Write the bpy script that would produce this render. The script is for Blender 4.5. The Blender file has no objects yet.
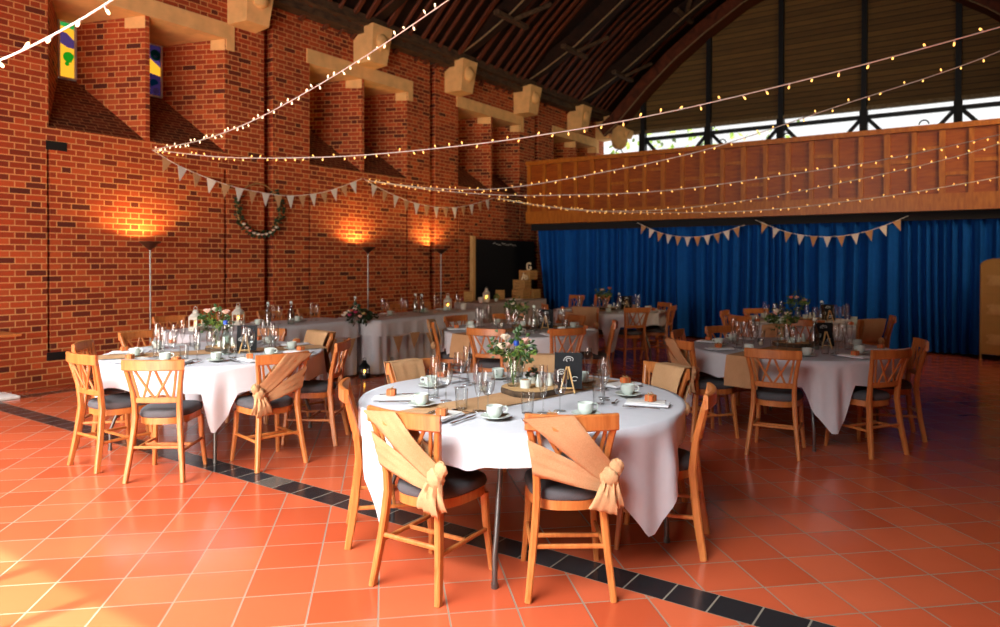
import bpy, math, random
from mathutils import Vector, Matrix
random.seed(7)
D = bpy.data; SC = bpy.context.scene; COL = SC.collection
PI = math.pi; sin, cos, R_ = math.sin, math.cos, math.radians

# ------------------------------------------------------------------ helpers
class MB:
    """collects vertices, faces and uvs of one mesh"""
    def __init__(s): s.v = []; s.f = []; s.uv = []; s.m = []; s.mi = 0
    def face(s, pts, uv=None):
        b = len(s.v); s.v += [tuple(p) for p in pts]; s.f.append(tuple(range(b, b+len(pts)))); s.m.append(s.mi)
        s.uv.append(uv or [(0, 0)]*len(pts)); return s
    def mesh(s, vs, fs):
        b = len(s.v); s.v += [tuple(p) for p in vs]
        for f in fs:
            s.f.append(tuple(b+i for i in f)); s.m.append(s.mi); s.uv.append([(0, 0)]*len(f))
        return s
    def quad(s, a, b, c, d):
        a, b, c, d = map(Vector, (a, b, c, d)); n = (b-a).cross(d-a)
        if n.length < 1e-9: n = (c-b).cross(d-b)
        n.normalize()
        t = Vector((0, 0, 1)).cross(n)
        if t.length < .2: t = Vector((0, 1, 0))
        t.normalize(); w = n.cross(t)
        if t.y < -.01 or (abs(t.y) <= .01 and t.x < 0): t = -t
        if w.z < 0: w = -w
        if abs(w.z) > .9: uv = [(p.dot(t), p.z) for p in (a, b, c, d)]
        else: uv = [(p.dot(t), p.dot(w)) for p in (a, b, c, d)]
        return s.face((a, b, c, d), uv)
    def box(s, c, size, M=None, taper=1.0):
        x, y, z = (q/2 for q in size); vs = []
        for sz in (-1, 1):
            k = taper if sz > 0 else 1.0
            for sx, sy in ((-1, -1), (1, -1), (1, 1), (-1, 1)):
                p = Vector((sx*x*k, sy*y*k, sz*z))
                if M: p = M @ p
                vs.append(p+Vector(c))
        return s.mesh(vs, [(3, 2, 1, 0), (4, 5, 6, 7), (0, 1, 5, 4), (1, 2, 6, 5), (2, 3, 7, 6), (3, 0, 4, 7)])
    def bevbox(s, c, size, b=.004, M=None):
        x, y, z = (q/2 for q in size); vs = []
        for zz, k in ((-z, b), (-z+b, 0), (z-b, 0), (z, b)):
            X, Y = x-k, y-k; e = min(b, X*.5, Y*.5)
            for px, py in ((-X+e, -Y), (X-e, -Y), (X, -Y+e), (X, Y-e), (X-e, Y), (-X+e, Y), (-X, Y-e), (-X, -Y+e)):
                p = Vector((px, py, zz))
                if M: p = M @ p
                vs.append(p+Vector(c))
        fs = [tuple(range(7, -1, -1)), tuple(range(24, 32))]
        for r in range(3):
            for i in range(8):
                j = (i+1) % 8; fs.append((r*8+i, r*8+j, r*8+8+j, r*8+8+i))
        return s.mesh(vs, fs)
    def lathe(s, prof, c=(0, 0, 0), n=16, cap=False):
        vs = []; fs = []; c = Vector(c)
        for r, z in prof:
            for i in range(n):
                a = 2*PI*i/n; vs.append(c+Vector((r*cos(a), r*sin(a), z)))
        for k in range(len(prof)-1):
            for i in range(n):
                j = (i+1) % n; fs.append((k*n+i, k*n+j, k*n+n+j, k*n+n+i))
        if cap:
            fs.append(tuple(range(n-1, -1, -1))); k = len(prof)-1; fs.append(tuple(range(k*n, k*n+n)))
        return s.mesh(vs, fs)
    def tube(s, pts, r, n=6, closed=False, sec=None, cap=True):
        """sweep along pts; r a number or list; sec=(w,h,up) gives a rectangular section"""
        pts = [Vector(p) for p in pts]; N = len(pts); vs = []; fs = []
        prev = None
        for i, p in enumerate(pts):
            a = pts[(i-1) % N] if (closed or i > 0) else pts[0]
            b = pts[(i+1) % N] if (closed or i < N-1) else pts[-1]
            t = (b-a).normalized()
            if sec: u = Vector(sec[2])
            elif prev is not None: u = prev
            else: u = Vector((0, 0, 1)) if abs(t.z) < .9 else Vector((1, 0, 0))
            u = (u-t*u.dot(t)).normalized(); prev = u; w = t.cross(u)
            if sec:
                W = sec[0][i] if isinstance(sec[0], (list, tuple)) else sec[0]; H = sec[1][i] if isinstance(sec[1], (list, tuple)) else sec[1]
                e = .22*min(W, H)
                ring = [(-W/2+e, -H/2), (W/2-e, -H/2), (W/2, -H/2+e), (W/2, H/2-e), (W/2-e, H/2), (-W/2+e, H/2), (-W/2, H/2-e), (-W/2, -H/2+e)]
                vs += [p+w*x+u*y for x, y in ring]
            else:
                rr = r[i] if isinstance(r, (list, tuple)) else r
                vs += [p+w*(rr*cos(2*PI*k/n))+u*(rr*sin(2*PI*k/n)) for k in range(n)]
        m = 8 if sec else n
        for i in range(N if closed else N-1):
            j = (i+1) % N
            for k in range(m):
                l = (k+1) % m; fs.append((i*m+k, i*m+l, j*m+l, j*m+k))
        if cap and not closed:
            fs.append(tuple(range(m-1, -1, -1))); fs.append(tuple(range((N-1)*m, N*m)))
        return s.mesh(vs, fs)
    def bar(s, a, b, w, h, up=(0, 0, 1)): return s.tube([a, b], 0, sec=(w, h, up))
    def sphere(s, c, r, n=8, m=6, sq=(1, 1, 1), lump=0):
        prof = []; vs = []; fs = []; c = Vector(c)
        for k in range(m+1):
            th = PI*k/m
            for i in range(n):
                a = 2*PI*i/n; q = r*(1+lump*(random.random()-.5))
                vs.append(c+Vector((q*sin(th)*cos(a)*sq[0], q*sin(th)*sin(a)*sq[1], -q*cos(th)*sq[2])))
        for k in range(m):
            for i in range(n):
                j = (i+1) % n; fs.append((k*n+i, k*n+j, k*n+n+j, k*n+n+i))
        return s.mesh(vs, fs)
    def build(s, name, mat, parent=None, smooth=False, loc=(0, 0, 0), rz=0):
        me = D.meshes.new(name); me.from_pydata(s.v, [], s.f); me.update()
        uvl = me.uv_layers.new(name='UVMap')
        flat = [c for f in s.uv for u in f for c in u]
        uvl.data.foreach_set('uv', flat)
        for m in (mat if isinstance(mat, (list, tuple)) else [mat]): me.materials.append(m)
        me.polygons.foreach_set('material_index', s.m)
        if smooth:
            me.polygons.foreach_set('use_smooth', [True]*len(s.f))
            try: me.set_sharp_from_angle(angle=R_(smooth if smooth is not True else 50))
            except Exception: pass
        o = D.objects.new(name, me); COL.objects.link(o); o.parent = parent; o.location = loc; o.rotation_euler = (0, 0, rz)
        return o

def tag(o, label, cat, group=None):
    o['label'] = label; o['category'] = cat
    if group: o['group'] = group
    elif 'group' in o: del o['group']
    return o
def empty(name, loc=(0, 0, 0), rz=0):
    o = D.objects.new(name, None); o.empty_display_size = .1; COL.objects.link(o); o.location = loc; o.rotation_euler = (0, 0, rz); return o
def struct(o): o['kind'] = 'structure'; return o
def dup(o, parent=None):
    c = o.copy(); COL.objects.link(c); c.parent = parent
    for ch in list(o.children): dup(ch, c)
    return c
PROTO = {}
def place(kind, builder, loc, rz, label, cat, group=None, scale=None):
    """first call builds the thing itself, later calls copy it with its parts"""
    if kind not in PROTO: o = PROTO[kind] = builder()
    else: o = dup(PROTO[kind])
    o.location = loc; o.rotation_euler = (0, 0, rz)
    if scale: o.scale = (scale,)*3
    else: o.scale = (1, 1, 1)
    return tag(o, label, cat, group)

# ------------------------------------------------------------------ materials
def lin(h):
    h = h.lstrip('#'); v = [int(h[i:i+2], 16)/255 for i in (0, 2, 4)]
    return tuple(x/12.92 if x <= .04045 else ((x+.055)/1.055)**2.4 for x in v)+(1,)
class NT:
    def __init__(s, name):
        s.m = D.materials.new(name); s.m.use_nodes = True; s.t = s.m.node_tree; s.n = s.t.nodes
        s.b = s.n['Principled BSDF']; s.out = s.n['Material Output']
    def add(s, typ, **kw):
        n = s.n.new(typ)
        for k, v in kw.items():
            if k == 'ins':
                for kk, vv in v.items():
                    if hasattr(vv, 'links') or isinstance(vv, bpy.types.NodeSocket): s.t.links.new(vv, n.inputs[kk])
                    else: n.inputs[kk].default_value = vv
            else: setattr(n, k, v)
        return n
    def math(s, op, a, b=0.0, c=None):
        ins = {0: a, 1: b}
        if c is not None: ins[2] = c
        return s.add('ShaderNodeMath', operation=op, ins=ins).outputs[0]
    def link(s, a, b): s.t.links.new(a, b)
    def ramp(s, fac, stops, interp='LINEAR'):
        r = s.add('ShaderNodeValToRGB'); s.link(fac, r.inputs[0]); e = r.color_ramp.elements; r.color_ramp.interpolation = interp
        while len(e) < len(stops): e.new(.5)
        for el, (p, c) in zip(e, stops): el.position = p; el.color = c
        return r.outputs[0]
    def mix(s, f, a, b):
        n = s.add('ShaderNodeMix', data_type='RGBA')
        for i, v in ((0, f), (6, a), (7, b)):
            if isinstance(v, bpy.types.NodeSocket): s.link(v, n.inputs[i])
            else: n.inputs[i].default_value = v
        return n.outputs[2]
    def bump(s, h, strength=.3, dist=.01):
        b = s.add('ShaderNodeBump', ins={'Height': h, 'Strength': strength, 'Distance': dist}); s.link(b.outputs[0], s.b.inputs['Normal'])
def plain(name, c, rough=.5, metal=0, var=.12, scale=8, spec=.5, bump=0, stretch=None):
    N = NT(name); c = lin(c) if isinstance(c, str) else c
    tc = N.add('ShaderNodeTexCoord').outputs['Object']
    if stretch:
        mp = N.add('ShaderNodeMapping', ins={'Vector': tc, 'Scale': stretch}); tc = mp.outputs[0]
    nz = N.add('ShaderNodeTexNoise', ins={'Vector': tc, 'Scale': scale, 'Detail': 4.0})
    lo = tuple(x*(1-var) for x in c[:3])+(1,); hi = tuple(min(1, x*(1+var)) for x in c[:3])+(1,)
    N.link(N.ramp(nz.outputs[0], [(.3, lo), (.7, hi)]), N.b.inputs['Base Color'])
    N.b.inputs['Roughness'].default_value = rough; N.b.inputs['Metallic'].default_value = metal
    N.b.inputs['Specular IOR Level'].default_value = spec
    if bump: N.bump(nz.outputs[0], bump, .005)
    return N.m
def emit(name, c, st, sample=True):
    N = NT(name); N.b.inputs['Base Color'].default_value = lin(c); N.b.inputs['Emission Color'].default_value = lin(c)
    N.b.inputs['Emission Strength'].default_value = st
    if not sample: N.m.cycles.emission_sampling = 'NONE'
    return N.m
def glass(name, tint='#f4f8f6', k=.10):
    N = NT(name); N.n.remove(N.b)
    tr = N.add('ShaderNodeBsdfTransparent')
    gl = N.add('ShaderNodeBsdfGlossy', ins={'Roughness': .04})
    lw = N.add('ShaderNodeLayerWeight', ins={'Blend': .35})
    N.link(N.mix(N.math('POWER', lw.outputs['Facing'], 1.6), lin(tint), lin('#8d9694')), tr.inputs[0])
    f = N.math('ADD', N.math('MULTIPLY', N.math('POWER', lw.outputs['Facing'], 1.4), .85), k)
    mx = N.add('ShaderNodeMixShader'); N.link(f, mx.inputs[0]); N.link(tr.outputs[0], mx.inputs[1]); N.link(gl.outputs[0], mx.inputs[2])
    N.link(mx.outputs[0], N.out.inputs[0]); return N.m
def brick(name, pal, mortar, rough=.85):
    N = NT(name); uv = N.add('ShaderNodeUVMap', uv_map='UVMap').outputs[0]
    sp = N.add('ShaderNodeSeparateXYZ', ins={0: uv}); u, v = sp.outputs[0], sp.outputs[1]
    nz0 = N.add('ShaderNodeTexNoise', ins={'Vector': uv, 'Scale': 30.0, 'Detail': 2.0}).outputs[0]
    j = N.math('MULTIPLY', N.math('SUBTRACT', nz0, .5), .006)
    u = N.math('ADD', u, j); v = N.math('ADD', v, j)
    rv = N.math('DIVIDE', v, .0755); row = N.math('FLOOR', rv); fv = N.math('SUBTRACT', rv, row)
    odd = N.math('FLOORED_MODULO', row, 2.0)
    ru = N.math('ADD', N.math('DIVIDE', u, .345), N.math('MULTIPLY', odd, .5)); ip = N.math('FLOOR', ru); fu = N.math('SUBTRACT', ru, ip)
    hd = N.math('GREATER_THAN', fu, .6667)
    du = N.math('MINIMUM', N.math('ABSOLUTE', N.math('SUBTRACT', fu, .6667)), N.math('MINIMUM', fu, N.math('SUBTRACT', 1.0, fu)))
    du = N.math('MULTIPLY', du, .345); dv = N.math('MULTIPLY', N.math('MINIMUM', fv, N.math('SUBTRACT', 1.0, fv)), .0755)
    d = N.math('MINIMUM', du, dv)
    mask = N.add('ShaderNodeMapRange', ins={0: d, 1: .0045, 2: .0085, 3: 0.0, 4: 1.0}).outputs[0]
    cv = N.add('ShaderNodeCombineXYZ', ins={0: N.math('ADD', N.math('MULTIPLY', ip, 2.0), hd), 1: row})
    wn = N.add('ShaderNodeTexWhiteNoise', noise_dimensions='2D', ins={'Vector': cv.outputs[0]})
    col = N.ramp(wn.outputs[0], [(i/(len(pal)-1), lin(c)) for i, c in enumerate(pal)])
    nz = N.add('ShaderNodeTexNoise', ins={'Vector': uv, 'Scale': 45.0, 'Detail': 4.0})
    col = N.mix(N.math('MULTIPLY', nz.outputs[0], .35), col, lin(pal[0]))
    N.link(N.mix(mask, lin(mortar), col), N.b.inputs['Base Color'])
    N.b.inputs['Roughness'].default_value = rough; N.b.inputs['Specular IOR Level'].default_value = .25
    N.bump(N.math('ADD', mask, N.math('MULTIPLY', nz.outputs[0], .4)), .5, .006)
    return N.m
def floor_mat():
    N = NT('terracotta_tiles'); P = N.add('ShaderNodeTexCoord').outputs['Object']
    sp = N.add('ShaderNodeSeparateXYZ', ins={0: P}); X, Y = sp.outputs[0], sp.outputs[1]
    a = R_(45-1.83+.6); T = .299
    far = N.math('GREATER_THAN', Y, 3.19)      # the paving is laid in two fields, one on each side of the black band
    def axis(ca, cb, near_, far_):
        w = N.math('ADD', N.math('MULTIPLY', X, ca), N.math('MULTIPLY', Y, cb))
        n_ = N.math('SUBTRACT', N.math('DIVIDE', w, near_[0]), near_[1]); f_ = N.math('SUBTRACT', N.math('DIVIDE', w, far_[0]), far_[1])
        return N.math('ADD', N.math('MULTIPLY', n_, N.math('SUBTRACT', 1.0, far)), N.math('MULTIPLY', f_, far))
    u = axis(cos(a), sin(a), (.306, 0.38), (.296, 0.257)); v = axis(-sin(a), cos(a), (.297, 0.286), (.296, 0.302))
    iu = N.math('FLOOR', u); iv = N.math('FLOOR', v)
    def edge(f, i):
        q = N.math('SUBTRACT', f, i); return N.math('MINIMUM', q, N.math('SUBTRACT', 1.0, q))
    d = N.math('MULTIPLY', N.math('MINIMUM', edge(u, iu), edge(v, iv)), T)
    wn = N.add('ShaderNodeTexWhiteNoise', noise_dimensions='2D', ins={'Vector': N.add('ShaderNodeCombineXYZ', ins={0: iu, 1: iv}).outputs[0]})
    tile = N.ramp(wn.outputs[0], [(0, lin('#ae4a2b')), (.5, lin('#ba5434')), (1, lin('#c45e3c'))])
    nz = N.add('ShaderNodeTexNoise', ins={'Vector': P, 'Scale': 3.0, 'Detail': 6.0})
    tile = N.mix(N.math('MULTIPLY', nz.outputs[0], .3), tile, lin('#8f3a1e'))
    grout = lin('#7c7262')
    # black band across the hall and black border along the brick wall
    def band(c, lo, hi):
        return N.math('MULTIPLY', N.math('GREATER_THAN', c, lo), N.math('LESS_THAN', c, hi))
    yb = N.math('ADD', Y, 0.0)
    inb = band(yb, 3.094, 3.292)
    bx = N.math('DIVIDE', N.math('SUBTRACT', X, .1), .200); bi = N.math('FLOOR', bx)
    db = N.math('MINIMUM', N.math('MULTIPLY', edge(bx, bi), .200), N.math('MINIMUM', N.math('SUBTRACT', yb, 3.094), N.math('SUBTRACT', 3.292, yb)))
    inw = N.math('MULTIPLY', band(X, .40, .58), N.math('GREATER_THAN', Y, 3.292))
    by = N.math('DIVIDE', Y, .300); byi = N.math('FLOOR', by)
    dw = N.math('MINIMUM', N.math('MULTIPLY', edge(by, byi), .3), N.math('MINIMUM', N.math('SUBTRACT', X, .40), N.math('SUBTRACT', .58, X)))
    wb = N.add('ShaderNodeTexWhiteNoise', noise_dimensions='2D', ins={'Vector': N.add('ShaderNodeCombineXYZ', ins={0: bi, 1: byi}).outputs[0]})
    black = N.ramp(wb.outputs[0], [(0, lin('#1b1b1d')), (1, lin('#2e2d2f'))])
    # one worn, paler tile in the band
    worn = N.math('COMPARE', bi, math.floor((WORN_X-.1)/.2), .1)
    black = N.mix(N.math('MULTIPLY', worn, .6), black, lin('#6a6258'))
    anyb = N.math('MAXIMUM', inb, inw)
    dist = N.math('ADD', N.math('MULTIPLY', inb, db), N.math('ADD', N.math('MULTIPLY', inw, dw), N.math('MULTIPLY', N.math('SUBTRACT', 1.0, anyb), d)))
    col = N.mix(anyb, tile, black)
    m = N.add('ShaderNodeMapRange', ins={0: dist, 1: .0026, 2: .0048, 3: 0.0, 4: 1.0}).outputs[0]
    N.link(N.mix(m, grout, col), N.b.inputs['Base Color'])
    r = N.math('ADD', N.math('MULTIPLY', nz.outputs[0], .14), .12)
    N.link(N.math('ADD', r, N.math('MULTIPLY', N.math('SUBTRACT', 1.0, m), .5)), N.b.inputs['Roughness'])
    N.b.inputs['Specular IOR Level'].default_value = .38
    big = N.add('ShaderNodeTexNoise', ins={'Vector': P, 'Scale': 5.0, 'Detail': 2.0})
    N.bump(N.math('ADD', m, N.math('MULTIPLY', big.outputs[0], .6)), .25, .004)
    return N.m
def weave(name, c1, c2, s=260, rough=.9, bump=.3):
    N = NT(name); P = N.add('ShaderNodeTexCoord').outputs['Object']
    sp = N.add('ShaderNodeSeparateXYZ', ins={0: P})
    nz = N.add('ShaderNodeTexNoise', ins={'Vector': P, 'Scale': s, 'Detail': 3.0})
    nb = N.add('ShaderNodeTexNoise', ins={'Vector': P, 'Scale': 6.0, 'Detail': 3.0})
    f = N.math('ADD', N.math('MULTIPLY', nz.outputs[0], .6), N.math('MULTIPLY', nb.outputs[0], .4))
    N.link(N.ramp(f, [(.35, lin(c1)), (.65, lin(c2))]), N.b.inputs['Base Color'])
    N.b.inputs['Roughness'].default_value = rough; N.b.inputs['Specular IOR Level'].default_value = .2
    N.bump(nz.outputs[0], bump, .002); return N.m
def wood(name, c1, c2, stretch=(6, 6, 1), scale=6, rough=.35, spec=.5):
    N = NT(name); P = N.add('ShaderNodeTexCoord').outputs['Object']
    mp = N.add('ShaderNodeMapping', ins={'Vector': P, 'Scale': stretch})
    nz = N.add('ShaderNodeTexNoise', ins={'Vector': mp.outputs[0], 'Scale': scale, 'Detail': 6.0, 'Distortion': .6})
    N.link(N.ramp(nz.outputs[0], [(.3, lin(c1)), (.7, lin(c2))]), N.b.inputs['Base Color'])
    N.b.inputs['Roughness'].default_value = rough; N.b.inputs['Specular IOR Level'].default_value = spec
    N.bump(nz.outputs[0], .08, .003); return N.m

WORN_X = 5.42
M = dict(
  brick=brick('red_brick', ['#54261c', '#8a3418', '#a84420', '#b84c22', '#c85c2c', '#80301a', '#b24a24', '#9c3c1c'], '#cc9058'),
  brick_dark=brick('dark_sill_brick', ['#4c2012', '#6a2c16', '#7a361c'], '#9a6a40'),
  stone=plain('sandstone', '#e6b676', .8, var=.12, scale=5, bump=.15, spec=.2),
  floor=floor_mat(),
  oak=wood('honey_beech', '#aa5f2c', '#c2783e', (5, 5, .7), 9, .32),
  seat=weave('grey_seat_fabric', '#474547', '#5a5758', 300, .85),
  burlap=weave('burlap', '#ab8058', '#c99f74', 320, .95, .5),
  linen=plain('white_linen', '#cbcacd', .75, var=.02, scale=20, spec=.2),
  darkwood=wood('dark_roof_timber', '#1a0e07', '#2e190c', (1, 5, 1), 5, .7, .25),
  redwood=wood('red_brown_rafter', '#3d1c0d', '#6b331a', (1, 8, 1), 5, .6, .3),
  palewood=wood('weathered_pale_timber', '#6d5a40', '#94805c', (3, 3, 3), 6, .7, .3),
  platewood=wood('wall_plate_timber', '#33241a', '#5c4630', (3, 1, 3), 5, .7, .3),
  gallery=wood('gallery_oak', '#84390a', '#a4560f', (1.2, 1.2, 7), 3, .4),
  batten=wood('gallery_batten', '#99520f', '#b87020', (6, 6, 1), 4, .4),
  clad=None, steel=plain('dark_steel_post', '#15181c', .5, .3, .1),
  framegrey=plain('dark_window_frame', '#2a2f33', .5, .2, .1),
  silver=plain('brushed_steel', '#8f8b84', .35, 1.0, .05), chrome=plain('cutlery_steel', '#c8c6c2', .12, 1.0, .03),
  pipe=plain('grey_table_leg', '#6e6a66', .35, .8, .05),
  china=plain('white_china', '#cdd6cc', .18, var=.03), paper=plain('white_paper_napkin', '#e2e2e4', .8, var=.03, spec=.2),
  favour=plain('terracotta_favour_box', '#c8642c', .6, var=.1), twine=plain('natural_twine', '#b08c5c', .9, spec=.2),
  glass=glass('clear_glass', '#fcfdfc', .08), bglass=glass('bottle_glass', '#dfe9e2', .12),
  blue=plain('blue_cap', '#1f4fb0', .35), cable=plain('white_cable', '#e8e2da', .5, var=.03),
  bulb=emit('warm_bulb', '#ffc060', 2.6, False), bulbw=emit('pale_bulb', '#ffe0b0', 3.0, False),
  flame=emit('candle_flame', '#ffb040', 18.0, False), wax=plain('cream_wax', '#efe4c8', .5, var=.05),
  whitemetal=plain('white_lantern_metal', '#cfcabb', .5, var=.05), blackmetal=plain('black_lantern_metal', '#0f0f10', .45, .4, .1),
  chalk=plain('blackboard', '#101114', .7, var=.2, scale=20, spec=.3), chalkmark=plain('white_chalk', '#dcdcd6', .9, var=.1),
  pine=wood('pale_easel_pine', '#c99a5a', '#e0b674', (6, 6, 1), 8, .5),
  bark=plain('log_bark', '#4a3826', .9, var=.4, scale=30, bump=.6), logtop=wood('log_slice_face', '#b98d58', '#d3aa74', (4, 4, 4), 8, .7),
  leaf=plain('rose_leaf', '#2f4d1c', .5, var=.35, scale=12), leafl=plain('light_foliage', '#6f8a3a', .5, var=.3, scale=12), leafd=plain('dark_ivy', '#1d3315', .55, var=.3, scale=12),
  stem=plain('flower_stem', '#4f7a2a', .5), pink=plain('blush_rose', '#f0c0ac', .6, var=.1, scale=30), cream=plain('cream_rose', '#f3e6cf', .6, var=.06, scale=30),
  coral=plain('coral_rose', '#e2705a', .6, var=.1, scale=30), yellow=plain('yellow_rose', '#ecd08a', .6, var=.1), plum=plain('plum_rose', '#a8345a', .6, var=.1),
  blackr=plain('black_plastic', '#0b0b0c', .5), kraft=wood('crate_wood', '#9a7038', '#bd9254', (1, 1, 6), 5, .7),
  cardw=plain('white_card', '#d8d4cc', .8), letter=plain('cream_letter', '#e6dcb8', .6, var=.05),
  wicker=None, curtain=plain('blue_velvet', '#0b4f9c', .85, var=.08, scale=10, spec=.15), pelmet=plain('black_pelmet', '#0c0d10', .8),
  flagw=weave('white_lace_flag', '#cfc8be', '#e6dfd4', 260), cane=plain('hoop_cane', '#9c7a44', .7),
  plaster=plain('rear_wall_plaster', '#8a4a2c', .9, var=.1, spec=.2), gifttable=plain('grey_lace_cloth', '#a89c94', .8, var=.15, scale=40, spec=.2),
)
def clad_mat():
    N = NT('horizontal_cladding'); P = N.add('ShaderNodeTexCoord').outputs['Object']
    sp = N.add('ShaderNodeSeparateXYZ', ins={0: P}); z = N.math('DIVIDE', sp.outputs[2], .14); i = N.math('FLOOR', z); f = N.math('SUBTRACT', z, i)
    e = N.math('MINIMUM', f, N.math('SUBTRACT', 1.0, f)); m = N.add('ShaderNodeMapRange', ins={0: e, 1: .02, 2: .09}).outputs[0]
    wn = N.add('ShaderNodeTexWhiteNoise', noise_dimensions='1D', ins={'W': i})
    mp = N.add('ShaderNodeMapping', ins={'Vector': P, 'Scale': (1, 1, 9)}); nz = N.add('ShaderNodeTexNoise', ins={'Vector': mp.outputs[0], 'Scale': 2.5, 'Detail': 6.0})
    c = N.ramp(N.math('ADD', N.math('MULTIPLY', wn.outputs[0], .4), N.math('MULTIPLY', nz.outputs[0], .6)), [(.25, lin('#5c441c')), (.75, lin('#7c5e2a'))])
    N.link(N.mix(m, lin('#20160a'), c), N.b.inputs['Base Color']); N.b.inputs['Roughness'].default_value = .7; N.bump(m, .5, .01); return N.m
M['clad'] = clad_mat()
def wicker_mat():
    N = NT('woven_cane'); P = N.add('ShaderNodeTexCoord').outputs['Object']
    w1 = N.add('ShaderNodeTexWave', bands_direction='Z', ins={'Vector': P, 'Scale': 18.0}); w2 = N.add('ShaderNodeTexWave', bands_direction='X', ins={'Vector': P, 'Scale': 18.0})
    f = N.math('MULTIPLY', w1.outputs[1], w2.outputs[1])
    N.link(N.ramp(f, [(0, lin('#9a7034')), (1, lin('#deaa60'))]), N.b.inputs['Base Color']); N.b.inputs['Roughness'].default_value = .6; N.bump(f, .5, .006); return N.m
M['wicker'] = wicker_mat()

# ------------------------------------------------------------------ setting
W, Y0, Y1 = 11.86, -2.4, 19.3
b = MB(); b.face([(-.3, Y0, 0), (W, Y0, 0), (W, Y1, 0), (-.3, Y1, 0)]); struct(b.build('floor', M['floor']))
# left brick wall: piers stand proud of window bays
ZT = 5.66; ZS = 3.19; ZL = 4.90; ZB = 4.06
b = MB(); stone = MB(); sill = MB(); win_slots = []
PX = 0.0
def wq(y0, y1, z0, z1, x=0.0): b.quad((x, y0, z0), (x, y1, z0), (x, y1, z1), (x, y0, z1))
def step(y, xa, xb, z0=0, z1=ZT): b.quad((xa, y, z0), (xb, y, z0), (xb, y, z1), (xa, y, z1))
bays = [4.03, 8.10, 12.20, 16.30]; prev = Y0
SL0, SL1 = .42, 2.93
for k, y0 in enumerate(bays):
    if k == 0: wq(prev, y0, 0, ZT)
    else:      # pier with a full height movement groove
        g0, g1 = prev+.67, prev+.84
        wq(prev, g0, 0, ZT); step(g0, 0, -.16); wq(g0, g1, 0, ZT, -.16); step(g1, -.16, 0); wq(g1, y0, 0, ZT)
    y1 = y0+2.50
    wq(y0, y1, 0, SL0); wq(y0, y1, SL1, ZS); wq(y0, y1, ZL, ZT)
    # narrow vertical slots at both ends of the bay, below the windows
    wq(y0+.035, y1-.05, SL0, SL1)
    for p, q in ((y0, y0+.035), (y1-.05, y1)):
        step(p, 0, -.07, SL0, SL1); step(q, -.07, 0, SL0, SL1); wq(p, q, SL0, SL1, -.07)
        for zz in (SL0, SL1): b.quad((0, p, zz), (0, q, zz), (-.07, q, zz), (-.07, p, zz))
    a0, a1, c0, c1 = y0+.02, y0+1.24, y0+1.30, y0+2.47
    for p, q in ((y0, a0), (a1, c0), (c1, y1)): wq(p, q, ZS, ZL)
    for p, q in ((a0, a1), (c0, c1)):
        w = q-p; s0, s1 = p+w*.45, q-w*.375; X = -1.0
        sill.quad((0, p, ZS), (0, q, ZS), (X, s1, ZB), (X, s0, ZB))
        b.quad((0, p, ZS), (X, s0, ZB), (X, s0, 4.84), (0, p, ZL)); b.quad((0, q, ZS), (0, q, ZL), (X, s1, 4.84), (X, s1, ZB))
        stone.quad((0, p, ZL), (X, s0, 4.84), (X, s1, 4.84), (0, q, ZL))
        stone.face([(0, q-.002, ZL), (0, q-.002, ZL-.17), (-.9, s1+.05, 4.76), (-.9, s1+.05, 4.84)])
        win_slots.append((X, s0, s1, ZB, 4.84))
    for (p, q, z0, z1) in ((y0-.05, y1+.12, ZL, 5.14), (c1+.01, y1+.12, ZL-.16, ZL)):
        stone.box((.01, (p+q)/2, (z0+z1)/2), (.03, q-p, z1-z0))
    prev = y1
wq(prev, Y1, 0, ZT)
wl = struct(b.build('wall_left', M['brick'])); stone.build('window_head', M['stone'], wl); sill.build('sloping_sill', M['brick_dark'], wl)
v = MB(); v.box((-.02, 4.14, .365), (.06, .24, .10)); v.box((-.02, 4.14, 2.965), (.06, .24, .11)); v.build('air_brick', M['blackr'], wl)
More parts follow.
